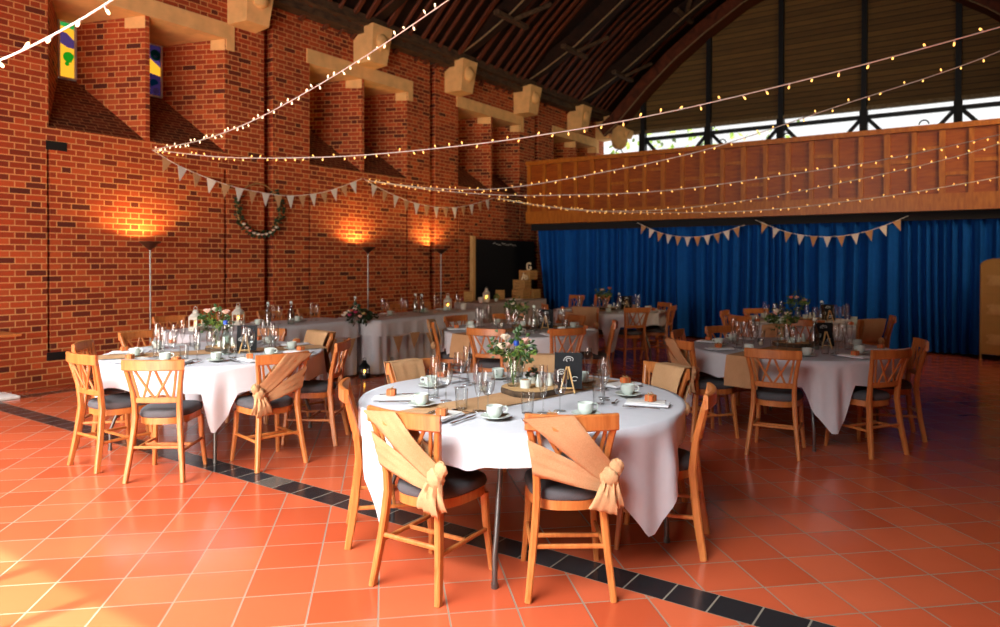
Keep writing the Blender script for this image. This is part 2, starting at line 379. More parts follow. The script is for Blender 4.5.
# stained glass
def tint(name, c):
    N = NT(name); N.n.remove(N.b); t = N.add('ShaderNodeBsdfTranslucent', ins={'Color': lin(c)}); r = N.add('ShaderNodeBsdfTransparent', ins={'Color': lin(c)})
    mx = N.add('ShaderNodeMixShader', ins={0: .7}); N.link(t.outputs[0], mx.inputs[1]); N.link(r.outputs[0], mx.inputs[2]); N.link(mx.outputs[0], N.out.inputs[0]); return N.m
SG = [tint('amber_glass', '#ffb62e'), tint('purple_glass', '#4a3566'), tint('teal_glass', '#1fbf9a'), tint('green_glass', '#2f9e4a'), tint('pale_glass', '#e9dfc0'), tint('violet_glass', '#2a1c40')]
for i, (X, s0, s1, z0, z1) in enumerate(win_slots):
    g = MB(); w, h = s1-s0, z1-z0
    def P(u, t): return (X+.02, s0+u*w, z0+t*h)
    odd = i % 2
    lay = ([(0, [(0, 0), (1, 0), (1, .55), (.55, .55), (.1, .3), (0, .45)]), (0, [(0, .45), (.1, .3), (.55, .55), (0, .62)]), (1, [(0, .62), (.55, .55), (1, .55), (1, .68), (.5, .8), (0, .82)]), (0, [(0, .82), (.5, .8), (1, .68), (1, .88), (0, .92)]), (3, [(0, .92), (1, .88), (1, 1), (0, 1)])]
           if not odd else
           [(5, [(0, 0), (1, 0), (1, .4), (0, .44)]), (0, [(0, .44), (1, .4), (1, .56), (0, .74)]), (1, [(0, .74), (1, .56), (1, .66), (0, .84)]), (5, [(0, .84), (1, .66), (1, 1), (0, 1)])])
    for mi, poly in lay: g.mi = mi; g.face([P(*p) for p in poly])
    def disc(mi, u, t, r, a0=0, a1=2*PI):
        g.mi = mi; g.face([(X+.024, s0+u*w+r*cos(a0+(a1-a0)*q/14), z0+t*h+r*sin(a0+(a1-a0)*q/14)) for q in range(15)])
    if not odd: disc(2, .6, .38, .075, .3, 5.2); disc(2, .5, .26, .03)
    else: disc(3, .55, .8, .085); disc(4, .55, .78, .03); disc(2, .45, .24, .07, .2, 4); disc(4, .6, .1, .05)
    wn = struct(g.build('window_%d' % (i+1), SG)); f = MB()
    for (u0, t0, u1, t1) in ((0, 0, 1, 0), (1, 0, 1, 1), (0, 1, 1, 1), (0, 0, 0, 1)): f.bar(Vector(P(u0, t0))+Vector((.01, 0, 0)), Vector(P(u1, t1))+Vector((.01, 0, 0)), .03, .03, (1, 0, 0))
    f.build('lead_frame', M['cardw'], wn)
# wall plate beams and stone corbels
b = MB(); b.box((.13, (Y0+Y1)/2, 5.70), (.26, Y1-Y0, .12)); b.box((.20, (Y0+Y1)/2, 5.84), (.40, Y1-Y0, .16)); struct(b.build('trim_1', M['platewood']))
ribs_y = [1.6, 4.19, 6.79, 9.38, 12.0, 14.65, 17.3]
for k, y in enumerate(ribs_y[1:]+[19.0]):
    b = MB(); big = k == 6
    b.mesh([(.0, y-.25, 5.12), (.0, y+.25, 5.12), (.0, y+.25, 5.78), (.0, y-.25, 5.78), (.40, y-.20, 5.13), (.40, y+.20, 5.13), (.50, y+.25, 5.78), (.50, y-.25, 5.78)],
           [(0, 3, 2, 1), (4, 5, 6, 7), (0, 1, 5, 4), (1, 2, 6, 5), (2, 3, 7, 6), (3, 0, 4, 7)])
    c = struct(b.build('trim_%d' % (k+2), M['stone'])); r = MB(); r.sphere((.46, y, 5.50), .15, 10, 8, (.65, 1, 1), .22); r.build('carved_boss', M['stone'], c, True)
    if big:
        q = MB(); q.sphere((.7, y-.1, 5.15), .26, 8, 7, (1, .8, 1.3), .3); q.build('carved_springer', M['stone'], c); q = MB(); q.bar((.2, y, 5.55), (1.0, y, 5.2), .3, .25); q.build('stone_bracket', M['stone'], c)
# roof: boards, arched ribs, battens, purlin stubs
CX0 = 5.93
half = [(.30, 5.18), (.75, 5.52), (1.6, 6.36), (2.43, 7.06), (3.24, 7.62), (4.25, 8.22), (5.1, 8.55), (5.93, 8.68)]
def prof(off):
    out = []
    for i, (x, z) in enumerate(half):
        a = half[max(i-1, 0)]; c = half[min(i+1, len(half)-1)]; t = Vector((c[0]-a[0], c[1]-a[1])).normalized() if i < len(half)-1 else Vector((1, 0))
        out.append((x-t.y*off, z+t.x*off))
    return out+[(2*CX0-x, z) for x, z in out[-2::-1]]
b = MB(); p = prof(.62)
p[0] = (-.32, 5.62); p[-1] = (2*CX0+.32, 5.62)
for (xa, za), (xb, zb) in zip(p, p[1:]): b.quad((xa, Y0, za), (xb, Y0, zb), (xb, Y1, zb), (xa, Y1, za))
ceil = struct(b.build('ceiling', M['darkwood']))
n = 9
for y in ribs_y+[18.95]:
    r = MB(); wd = .5 if y > 18 else .2; pin, pout = prof(0), prof(.36)
    if y < 18:
        for q, (x, z) in enumerate(((.12, 5.80), (.85, 6.12), (1.62, 6.52))):
            pin[q] = (x, z); pin[-1-q] = (2*CX0-x, z); pout[q] = (x-.2, z+.3); pout[-1-q] = (2*CX0-x+.2, z+.3)
    for i in range(len(pin)-1):
        A = [(pin[i][0], pin[i][1]), (pin[i+1][0], pin[i+1][1]), (pout[i+1][0], pout[i+1][1]), (pout[i][0], pout[i][1])]
        vs = [(x, y-wd/2, z) for x, z in A]+[(x, y+wd/2, z) for x, z in A]
        r.mesh(vs, [(0, 1, 2, 3), (7, 6, 5, 4), (0, 4, 5, 1), (2, 6, 7, 3), (1, 5, 6, 2), (3, 7, 4, 0)])
    rb = struct(r.build('trim_%d' % n, M['darkwood' if y < 18 else 'redwood'])); n += 1
    r = MB(); r.tube([(x, y-wd/2-.02, z+.02) for x, z in pin], .018, 5); r.build('lit_edge_conduit', M['redwood'] if y < 12 else M['palewood'], rb)  # redwood tubes put the ribs' lit edge into colour; pale ones are conduit
pm = prof(.50); bt = MB(); st = MB()
y = 2.0
while y < 18.6:
    if min(abs(y-q) for q in ribs_y) > .2:
        i0 = random.choice((0, 0, 1)); i1 = random.randint(5, 7)
        for i in range(i0, i1): bt.bar((pm[i][0], y, pm[i][1]), (pm[i+1][0], y, pm[i+1][1]), random.uniform(.06, .13), .05, (pm[i][1]-pm[i+1][1], 0, pm[i+1][0]-pm[i][0]))
    y += random.uniform(.24, .36)
bt.build('rafters', M['redwood'], ceil)
for q in ribs_y[1:]:
    for i, sgn in ((2, 1), (4, -1), (5, 1)):
        x, z = prof(.1)[i]; st.bar((x, q-.55, z), (x, q+.55, z), .13, .1); st.bar((x+.05, q, z), (x+.5, q+.7*sgn, z+.42), .1, .09)
st.build('purlin_stubs', M['platewood'], ceil)
# end wall above the gallery: clerestory strip, boarding, steel posts
posts = [1.3, 3.2, 5.08, 7.0, 8.92, 10.8]
b = MB(); b.quad((-.3, Y1, 5.26), (W+.3, Y1, 5.26), (W+.3, Y1, 9.6), (-.3, Y1, 9.6)); b.quad((-.3, Y1, 0), (W+.3, Y1, 0), (W+.3, Y1, 4.35), (-.3, Y1, 4.35)); we = struct(b.build('wall_end', M['clad']))
t = MB(); t.box((W/2, Y1-.06, 5.28), (W, .14, .09)); t.build('window_head_board', M['palewood'], we)
t = MB()
for x in posts: t.box((x, Y1-.09, 7.2), (.12, .14, 4.0)); t.box((x, Y1-.12, 4.85), (.17, .2, .75))
t.build('steel_post', M['steel'], we)
for i in range(len(posts)-1):
    x0, x1 = posts[i]+.08, posts[i+1]-.08; g = MB(); g.face([(x0, Y1+.02, 4.35), (x1, Y1+.02, 4.35), (x1, Y1+.02, 5.24), (x0, Y1+.02, 5.24)])
    wn = struct(g.build('window_%d' % (20+i), M['glass'])); f = MB(); f.box(((x0+x1)/2, Y1-.03, 5.07), (x1-x0, .08, .1))
    for a, c in ((x0, x0+.55), (x1, x1-.55)): f.bar((a, Y1-.05, 5.02), (c, Y1-.05, 4.4), .09, .08, (0, 1, 0))
    f.build('window_bar', M['framegrey'], wn)
# gallery front
GY = 13.9; gx0 = .72
b = MB(); b.box(((gx0+W)/2, GY+.06, 3.12), (W-gx0, .08, 1.4)); gal = struct(b.build('wall_gallery', M['gallery']))
b = MB(); b.box(((gx0+W)/2, GY+.01, 2.55), (W-gx0, .16, .28)); b.box(((gx0+W)/2, GY+.0, 3.80), (W-gx0, .16, .09)); b.build('gallery_rail', M['batten'], gal)
b = MB(); x = gx0+.05; k = 0
while x < W:
    b.box((x, GY, 3.22), (.075 if k % 2 else .09, .05, 1.08))
    if x > 2.3: b.box((x+.2, GY+.01, 3.02+(.24 if (k//2) % 2 else 0)+(.2 if k % 2 else 0)), (.33, .035, .06))
    x += .405; k += 1
b.build('gallery_batten', M['batten'], gal)
b = MB(); b.box(((gx0+W)/2, (GY+Y1)/2, 2.5), (W-gx0, Y1-GY-.2, .15)); b.build('gallery_deck', M['darkwood'], gal)
b = MB()
for x in (3.0, 5.2, 6.4, 8.6): 
    b.tube([(x+.07*cos(a), GY+.05, 3.88+.07*sin(a)) for a in [PI*q/10 for q in range(11)]], .012)
b.build('cable_hook', M['blackmetal'], gal)
b = MB(); b.box((6.3, 14.02, 2.34), (W-.8, .08, .16)); struct(b.build('trim_30', M['pelmet']))
# right and near walls (behind the photographer)
b = MB()
for y0, y1, z0, z1 in ((Y0, 9.6, 0, 5.7), (12.8, Y1, 0, 5.7), (9.6, 12.8, 0, 3.6), (9.6, 12.8, 5.2, 5.7)): b.quad((W, y0, z0), (W, y1, z0), (W, y1, z1), (W, y0, z1))
struct(b.build('wall_right', M['brick'])); b = MB()
for y in (9.6, 10.66, 11.73, 12.8): b.box((W, y, 4.4), (.1, .08, 1.6))
for z in (3.6, 5.2): b.box((W, 11.2, z), (.1, 3.2, .08))
struct(b.build('window_31', M['framegrey']))  # unseen opening and frame, added to hold the gallery fill light
b = MB()
DX0, DX1, DZ = 2.6, 8.4, 2.85
HX0, HX1, HZ0, HZ1 = 1.0, 9.8, 3.3, 6.0
for (a, c, z0, z1) in ((-.3, HX0, 0, 9.6), (HX0, DX0, 0, HZ0), (DX0, DX1, DZ, HZ0), (DX1, HX1, 0, HZ0), (HX0, HX1, HZ1, 9.6), (HX1, W+.3, 0, 9.6)): b.quad((a, Y0, z0), (c, Y0, z0), (c, Y0, z1), (a, Y0, z1))
struct(b.build('wall_near', M['plaster']))
g = MB()
for x in [DX0+(DX1-DX0)*i/10 for i in range(11)]: g.box((x, Y0, DZ/2), (.08, .1, DZ))
g.box(((DX0+DX1)/2, Y0, DZ-.04), (DX1-DX0, .1, .08)); g.box(((DX0+DX1)/2, Y0, .06), (DX1-DX0, .1, .12))
struct(g.build('door_1', M['framegrey'])); g = MB()
for x in [HX0+(HX1-HX0)*i/8 for i in range(9)]: g.box((x, Y0, (HZ0+HZ1)/2), (.08, .1, HZ1-HZ0))
struct(g.build('window_30', M['framegrey']))
g = MB(); g.box((W/2, Y0-2.1, 6.12), (W+.6, 4.1, .12)); struct(g.build('trim_40', M['darkwood']))  # unseen canopy added outside to keep sun out of the high window
# tree outside the clerestory
b = MB()
for i in range(2600):
    c = Vector((random.gauss(-1.5, 2.6), 27+random.gauss(0, 1.2), 4.6+random.gauss(0, .75))); a = Vector((random.uniform(-1, 1), random.uniform(-1, 1), random.uniform(-1, 1))).normalized()*.13
    d = a.orthogonal()*.5; b.face([c-a, c+d, c+a, c-d])
t = empty('garden_tree', (-1.5, 27, 0)); tag(t, 'green leafy tree outside, seen through the left high window above the gallery', 'tree')
lf = b.build('foliage', M['leafl'], t); lf.location = (1.5, -27, 0); b = MB(); b.tube([(0, 0, 0), (.05, 0, 3.6)], .2); b.build('trunk', M['bark'], t)

# ------------------------------------------------------------------ stage curtain, screen, board
b = MB(); N_ = 900; xs = [.86+(W-1.2-.86)*i/N_ for i in range(N_+1)]; pts = []
ph = 0
for i, x in enumerate(xs):
    ph += (xs[1]-xs[0])*(31+13*sin(x*2.3)+9*sin(x*5.1+1)); pts.append((x, .085*sin(ph)+.025*sin(ph*2.3+1)))
rows = 7; vs = []
for r in range(rows+1):
    z = .03+(2.27-.03)*r/rows
    for i, (x, d) in enumerate(pts):
        k = 1-.35*(r/rows)
        sh = (.10*(1-r/rows)**2*sin(x*3.1)); lean = -.25*(1-r/rows)*max(0, 1-(x-.86)/1.1)+.0
        vs.append((x+sh*.4+lean*-.9, 14.1+d*k, z))
n1 = N_+1
b.mesh(vs, [(r*n1+i, r*n1+i+1, (r+1)*n1+i+1, (r+1)*n1+i) for r in range(rows) for i in range(N_)])
tag(b.build('stage_curtain', M['curtain'], None, 180), 'long pleated blue curtain hanging below the wooden gallery', 'curtain')
sc = empty('folding_screen', (9.42, 13.62, 0)); tag(sc, 'woven cane folding screen with arched top in front of the blue curtain', 'screen')
def screen_panel(x0, y0, x1, y1):
    w = math.hypot(x1-x0, y1-y0); ang = math.atan2(y1-y0, x1-x0); m = MB(); pts = [(0, .1), (w, .1), (w, 1.5)]+[(w/2+w/2*cos(a), 1.5+.1*sin(a)) for a in [PI*q/10 for q in range(1, 10)]]+[(0, 1.5)]
    k = len(pts); m.mesh([(x, -.012, z) for x, z in pts]+[(x, .012, z) for x, z in pts], [tuple(range(k)), tuple(range(2*k-1, k-1, -1))]+[(i, i+k, (i+1) % k+k, (i+1) % k) for i in range(k)])
    p = m.build('screen_panel', M['wicker'], sc, loc=(x0-9.42, y0-13.62, 0), rz=ang)
    f = MB(); f.tube([(0, 0, .0), (0, 0, 1.5)]+[(w/2-w/2*cos(a), 0, 1.5+.1*sin(a)) for a in [PI*q/10 for q in range(1, 10)]]+[(w, 0, 1.5), (w, 0, 0)], .018)
    for z in (.12, .58, 1.05): f.tube([(0, 0, z), (w, 0, z)], .014)
    f.build('screen_frame', M['cane'], p, 60)
    for z in (.34, .81, 1.27):
        d = MB()
        for i in range(-3, 4):
            for s in (-1, 1):
                l = .13-abs(i)*.012; c = Vector((w/2+i*.032, -.02, z)); d.bar(c+Vector((-l*.5*s, 0, -l*.7)), c+Vector((l*.5*s, 0, l*.7)), .012, .008, (0, 1, 0))
        d.build('lattice_inset', M['pine'], p)
screen_panel(9.42, 13.62, 9.86, 13.5); screen_panel(9.88, 13.5, 10.3, 13.66); screen_panel(10.32, 13.66, 10.74, 13.52)
bd = empty('display_board', (.11, 13.9, 0)); tag(bd, 'tall black display board with pale timber edge standing against the brick wall', 'board')
b = MB(); b.box((.0, 0, 1.05), (.05, 2.5, 2.0)); b.build('board_panel', M['chalk'], bd)
b = MB(); b.box((.02, -1.32, 1.06), (.09, .09, 2.1)); b.build('board_edge', M['pine'], bd)
b = MB(); zc = 1.95
yy = -.55
while yy < .35:
    l = random.uniform(.04, .09); h = random.uniform(-.03, .03); b.bar((.035, yy, zc+h), (.035, yy+l, zc+h+random.uniform(-.03, .03)), .012, .004, (1, 0, 0)); yy += l+random.uniform(.015, .05)
b.build('chalk_flourish', M['chalkmark'], bd)

# ------------------------------------------------------------------ chairs
def yb(z):  # rear post line (y) at height z
    pts = [(0, 0.0), (.2, .035), (.45, .062), (.6, .05), (.85, -.012)]
    for (z0, a), (z1, c) in zip(pts, pts[1:]):
        if z <= z1: return a+(c-a)*(z-z0)/(z1-z0)
    return pts[-1][1]
def hx(z):
    pts = [(0, .196), (.22, .172), (.42, .153), (.58, .153), (.70, .172), (.85, .202)]
    for (z0, a), (z1, c) in zip(pts, pts[1:]):
        if z <= z1: return a+(c-a)*(z-z0)/(z1-z0)
    return pts[-1][1]
def seat_ring(k=1.0, n=40):
    out = []
    for i in range(n):
        a = 2*PI*i/n; ca, sa = cos(a), sin(a); x = math.copysign(abs(ca)**.62, ca)*(.183+.032*sa); y = math.copysign(abs(sa)**.62, sa)*.2
        out.append((x*k, .272+y*k))
    return out
def make_chair():
    t = empty('dining_chair'); oak = M['oak']
    m = MB(); prof_ = [(.80, .436), (1.0, .440), (1.03, .455), (1.0, .478), (.93, .490), (.6, .498), (.25, .500)]; n = 40; vs = []
    for k, z in prof_: vs += [(x, y, z) for x, y in seat_ring(k, n)]
    fs = [(r*n+i, r*n+(i+1) % n, (r+1)*n+(i+1) % n, (r+1)*n+i) for r in range(len(prof_)-1) for i in range(n)]+[tuple(range(len(vs)-n, len(vs)))]
    m.mesh(vs, fs).build('seat', M['seat'], t, True)
    m = MB(); vs = []
    for k, z in ((.9, .392), (.985, .392), (.985, .437), (.9, .437)): vs += [(x, y, z) for x, y in seat_ring(k, n)]
    m.mesh(vs, [(r*n+i, r*n+(i+1) % n, ((r+1) % 4)*n+(i+1) % n, ((r+1) % 4)*n+i) for r in range(4) for i in range(n)]).build('seat_frame', oak, t, 40)
    zs = [0, .1, .22, .34, .45, .52, .62, .72, .80, .835]
    for s in (-1, 1):
        m = MB(); m.tube([(s*hx(z), yb(z), z) for z in zs], 0, sec=([.030, .031, .034, .036, .036, .035, .033, .031, .030, .028], [.036, .04, .042, .042, .042, .04, .036, .032, .03, .028], (0, 1, 0))); m.build('leg', oak, t, 40)
    for s in (-1, 1):
        m = MB(); m.tube([(s*.165, .425, .395), (s*.17, .43, .25), (s*.182, .445, .10), (s*.19, .455, 0)], 0, sec=([.038, .034, .029, .026], [.038, .034, .029, .026], (0, 1, 0))); m.build('leg', oak, t, 40)
    def rail(z, h, th, bow, ext):
        m = MB(); n_ = 9; P_ = []
        for i in range(n_):
            u = -1+2*i/(n_-1); P_.append((u*(hx(z)+ext), yb(z)-bow*(1-u*u), z))
        m.tube(P_, 0, sec=(th, h, (0, 0, 1))); return m
    rail(.825, .076, .026, .036, .014).build('top_rail', oak, t, 40)
    rail(.572, .042, .022, .018, -.004).build('lower_rail', oak, t, 40)
    def slat(xa, xb, off=0):
        z0, z1 = .592, .795; m = MB()
        f = lambda u, z: yb(z)-.022*(1-(u/.19)**2)+off
        m.tube([(xa, f(xa, z0), z0), ((xa+xb)/2, f((xa+xb)/2, .69), .69), (xb, f(xb, z1), z1)], 0, sec=(.017, .012, (0, 1, 0))); m.build('back_slat', oak, t, 40)
    slat(-.118, -.156); slat(.118, .156)
    slat(-.085, -.012, .004); slat(-.008, -.128, -.004); slat(.085, .012, .004); slat(.008, .128, -.004)
    def st(a, c, w=.02):
        m = MB(); m.tube([a, c], 0, sec=(w, .02, (0, 0, 1))); m.build('stretcher', oak, t, 40)
    st((-hx(.24), yb(.24), .24), (hx(.24), yb(.24), .24))
    for s in (-1, 1): st((s*hx(.21), yb(.21), .21), (s*.174, .435, .21))
    st((-.177, .25, .21), (.177, .25, .21), .018)
    m = MB()
    for s in (-1, 1): m.lathe([(.004, 0), (.004, .003)], (0, 0, 0), 8)
    return t
# burlap sashes, in chair coordinates (x right, y towards the table)
def ribbon(m, a0, a1, b0, b1, n=10, wr=.006, sag=0, bulge=.02):
    """band between edges a0->b0 and a1->b1, a little wrinkled, 4 mm thick"""
    a0, a1, b0, b1 = map(Vector, (a0, a1, b0, b1)); K = 8; top = []; 
    for i in range(n+1):
        u = i/n
        for k in range(K+1):
            w = k/K; p = a0.lerp(b0, u).lerp(a1.lerp(b1, u), w)
            p.y += wr*sin(k*2.4+u*3)*(1+.5*sin(u*7)) - bulge*sin(PI*u); p.z -= sag*sin(PI*u); top.append(p)
    vs = top+[p+Vector((0, .005, 0)) for p in top]; q = len(top); fs = []
    for i in range(n):
        for k in range(K):
            a = i*(K+1)+k; fs += [(a, a+1, a+K+2, a+K+1), (q+a, q+a+K+1, q+a+K+2, q+a+1)]
    bd_ = [k for k in range(K+1)]+[i*(K+1)+K for i in range(1, n+1)]+[n*(K+1)+k for k in range(K-1, -1, -1)]+[i*(K+1) for i in range(n-1, 0, -1)]
    for i in range(len(bd_)): a, c = bd_[i], bd_[(i+1) % len(bd_)]; fs.append((a, a+q, c+q, c))
    m.mesh(vs, fs)
def crumple(m, c, r, sq, k, ph):
    n, q = 22, 14; vs = []; fs = []; c = Vector(c)
    for i in range(q+1):
        th = PI*i/q
        for j in range(n):
            a = 2*PI*j/n; R = r*(1+.10*sin(k*a+3.5*th+ph)+.07*sin(2*k*a-5*th))
            vs.append(c+Vector((R*sin(th)*cos(a)*sq[0], R*sin(th)*sin(a)*sq[1], -R*cos(th)*sq[2])))
    for i in range(q):
        for j in range(n): l = (j+1) % n; fs.append((i*n+j, i*n+l, i*n+n+l, i*n+n+j))
    m.mesh(vs, fs)
def make_sash(kind, s):
    """s=+1 knot on the right post seen from behind, -1 mirrored"""
    t = empty('chair_sash'); bm_ = M['burlap']
    B = lambda x, z, o=-.03: (s*x, yb(z)+o, z)
    if kind == 'knot':
        kx, kz = .172, .575
        m = MB(); ribbon(m, B(-.222, .845, -.03), B(.00, .868, -.062), B(kx-.04, kz-.03, -.035), B(kx+.02, kz+.05, -.035), 14, .0035)
        ribbon(m, B(-.222, .845, -.03), B(.00, .868, -.062), B(-.21, .80, .03), B(.02, .80, .03), 4, .002)
        m.build('band', bm_, t, 70)
        m = MB(); ribbon(m, B(-.198, .745, -.026), B(-.174, .575, -.026), B(kx, kz-.01, -.03), B(kx-.02, kz-.085, -.03), 14, .003)
        ribbon(m, B(-.198, .745, -.026), B(-.174, .575, -.026), B(-.20, .73, .03), B(-.175, .60, .03), 4, .002); m.build('band', bm_, t, 70)
        m = MB(); ribbon(m, B(.02, .80, .03), B(-.16, .80, .03), B(kx, kz+.05, .03), B(kx-.02, kz-.05, .03), 10, .005); m.build('band', bm_, t, 70)
        m = MB(); crumple(m, B(kx+.005, kz-.005, -.05), .043, (1.0, .75, 1.1), 5, .4); crumple(m, B(kx+.035, kz+.04, -.045), .032, (1.0, .6, 1.15), 4, 1.7); m.build('knot', bm_, t, True)
        m = MB(); ribbon(m, B(kx-.035, kz-.02, -.07), B(kx+.025, kz-.02, -.07), B(kx-.095, .43, -.072), B(kx+.035, .40, -.072), 10, .006); ribbon(m, B(kx-.01, kz-.01, -.055), B(kx+.04, kz+.0, -.055), B(kx-.02, .42, -.058), B(kx+.07, .43, -.058), 10, .006); m.build('tail', bm_, t, 70)
    else:
        x0, x1 = (-.06, .21) if kind == 'drape' else (-.19, .19)
        m = MB(); ribbon(m, B(x0, .868, -.058), B(x1, .868, -.045), B(x0*.8+.02*s*0, .60, -.03), B(x1*.84, .58, -.03), 8, .004); ribbon(m, B(x0, .868, -.058), B(x1, .868, -.045), B(x0, .869, .03), B(x1, .869, .03), 3, .001, 0, 0); ribbon(m, B(x0, .869, .03), B(x1, .869, .03), B(x0*.8, .62, .035), B(x1*.84, .60, .035), 8, .004, 0, -.012); m.build('band', bm_, t, 70)
        m = MB(); m.sphere(B(x1-.02, .60, -.05), .04, 8, 6, (1, .8, 1.1), .25); m.build('knot', bm_, t, True)
    return t

# ------------------------------------------------------------------ tables
TABLES = dict(
  front=(7.25, 3.52, 'front table', -15), left=(3.97, 3.70, 'left table', -40), middle=(5.0, 7.0, 'middle table', -55),
  back=(4.38, 10.6, 'back table', -61), right=(8.0, 6.98, 'right table', -57), rear=(7.5, 10.1, 'rear right table', -60))
TR = .90
# chair backs: table -> list of (x, y, place words, sash)
CH = dict(
  front=[(7.30, 2.45, 'near left', ('knot', 1)), (7.965, 2.835, 'near right', ('knot', 1)), (6.55, 2.81, 'left', None), (6.24, 3.71, 'far left', ('drape', 1)), (6.76, 4.42, 'far middle', ('full', 1)), (7.74, 4.53, 'far right', ('drape', -1)), (8.26, 3.81, 'right', None)],
  left=[(4.74, 2.70, 'nearest', None), (3.99, 2.58, 'near left', None), (5.17, 3.45, 'near right', ('knot', -1)), (4.92, 4.28, 'right', None), (4.15, 4.70, 'far right', ('full', 1)), (3.46, 4.60, 'far middle', None), (2.72, 3.72, 'far left', None), (3.22, 2.95, 'left', None)],
  middle=[(4.24, 6.31, 'left', ('full', 1)), (3.98, 7.08, 'far left', None), (5.27, 5.93, 'near left', None), (5.93, 6.45, 'near right', None), (5.95, 7.5, 'right', None), (4.32, 7.76, 'far middle', None), (5.09, 8.05, 'far right', None)],
  back=[(4.52, 9.55, 'near left', ('full', 1)), (5.18, 9.92, 'near right', None), (5.42, 10.75, 'right', None), (5.02, 11.42, 'far right', None), (3.60, 9.90, 'left', None)],
  right=[(8.12, 5.84, 'nearest', None), (7.28, 6.08, 'near left', ('knot', 1)), (6.96, 6.88, 'left', None), (7.18, 7.62, 'far left', None), (9.02, 7.30, 'right', None), (8.88, 6.40, 'near right', None)],
  rear=[(7.72, 9.05, 'nearest', None), (6.90, 9.25, 'near left', None), (6.46, 10.05, 'left', None), (6.70, 10.78, 'far left', None), (8.36, 9.55, 'near right', ('full', 1)), (8.50, 10.3, 'right', None)])
LEGCOL = {'knot': 'with knotted burlap sash', 'drape': 'with burlap over its back', 'full': 'with burlap-wrapped back'}
chairs = {}
for tk, lst in CH.items():
    cx, cy, tn, _ = TABLES[tk]
    for (x, y, wd, sash) in lst:
        rz = R_(36) if (tk, wd) == ('front', 'near right') else math.atan2(cy-y, cx-x)-PI/2
        lab = 'wooden lattice-back chair, grey seat, %s at the %s %s' % (wd, tn, LEGCOL[sash[0]] if sash else 'without a sash')
        place('chair', make_chair, (x, y, 0), rz, lab, 'chair', 'lattice-back dining chairs at the round tables')
        if sash: place('sash_%s%d' % sash, lambda: make_sash(*sash), (x, y, 0), rz, 'tan burlap sash tied on the %s chair of the %s' % (wd, tn), 'chair sash', 'burlap chair sashes')
HC = [(1.12, 4.95, 'first'), (1.24, 5.75, 'second'), (1.30, 6.32, 'third'), (1.36, 6.95, 'fourth'), (1.62, 8.55, 'fifth'), (1.66, 9.12, 'sixth')]
for x, y, wd in HC: place('chair', make_chair, (x, y, 0), -PI/2, 'wooden lattice-back chair behind the long head table, %s from the left' % wd, 'chair', 'lattice-back chairs behind the head table')
for x, y, wd in ((2.55, 12.9, 'left'), (2.98, 13.2, 'right')): place('chair', make_chair, (x, y, 0), PI-.3, 'spare wooden lattice-back chair by the blue curtain, %s of the pair' % wd, 'chair', 'spare chairs by the curtain')

def make_table():
    t = empty('round_table'); m = MB(); m.lathe([(.01, .715), (TR-.02, .715), (TR, .722), (TR, .740), (TR-.01, .744), (.01, .744)], n=48); m.build('tabletop', M['palewood'], t, 40)
    for s in (-1, 1):
        for q in (-1, 1):
            m = MB(); m.tube([(s*.52, q*.44, .71), (s*.53, q*.45, .48), (s*.55, q*.47, .40), (s*.60, q*.51, .24), (s*.62, q*.53, .16), (s*.62, q*.53, .0)], .013, 8); l = m.build('leg', M['pipe'], t, True)
            m = MB(); m.lathe([(.017, .0), (.017, .025)], (s*.62, q*.53, 0), 8, True); m.build('rubber_foot', M['pipe'], l)
        m = MB(); m.tube([(s*.53, -.44, .66), (s*.53, .44, .66)], .01); m.tube([(s*.53, 0, .66), (s*.06, 0, .70)], .01); m.build('brace', M['pipe'], t)
    return t
def drape(m, path, drops, top=.752, amp=.03, J=9, flare=.08, phase=None, tuck=None):
    """tablecloth: closed path of (x, y, nx, ny); drops gives hanging length per point"""
    n = len(path); vs = []; fs = []; L = 0; s = [0]
    for i in range(1, n): L += math.hypot(path[i][0]-path[i-1][0], path[i][1]-path[i-1][1]); s.append(L)
    cx = sum(p[0] for p in path)/n; cy = sum(p[1] for p in path)/n
    vs.append((cx, cy, top))
    for k in (.5, .98): vs += [(cx+(p[0]-cx)*k, cy+(p[1]-cy)*k, top) for p in path]
    rings = 2
    for j in range(J+1):
        u = j/J
        for i, (x, y, nx, ny) in enumerate(path):
            d = drops[i]*u; f = min(1, d/.22)
            o = .010+flare*d*(1-.55*d/.6)+amp*f*(.75*sin(phase[i])+.35*sin(2.17*phase[i]+1))
            if tuck: o = o*(1-tuck[i])+.006*tuck[i]
            vs.append((x+nx*o, y+ny*o, top-.006*(j > 0)-d))
        rings += 1
    fs += [(0, 1+i, 1+(i+1) % n) for i in range(n)]
    for r in range(rings-1):
        for i in range(n):
            j = (i+1) % n; fs.append((1+r*n+i, 1+(r+1)*n+i, 1+(r+1)*n+j, 1+r*n+j))
    return m.mesh(vs, fs)
CLOTH_W = {'front': 'white tablecloth with pointed hanging corners on the front table'}
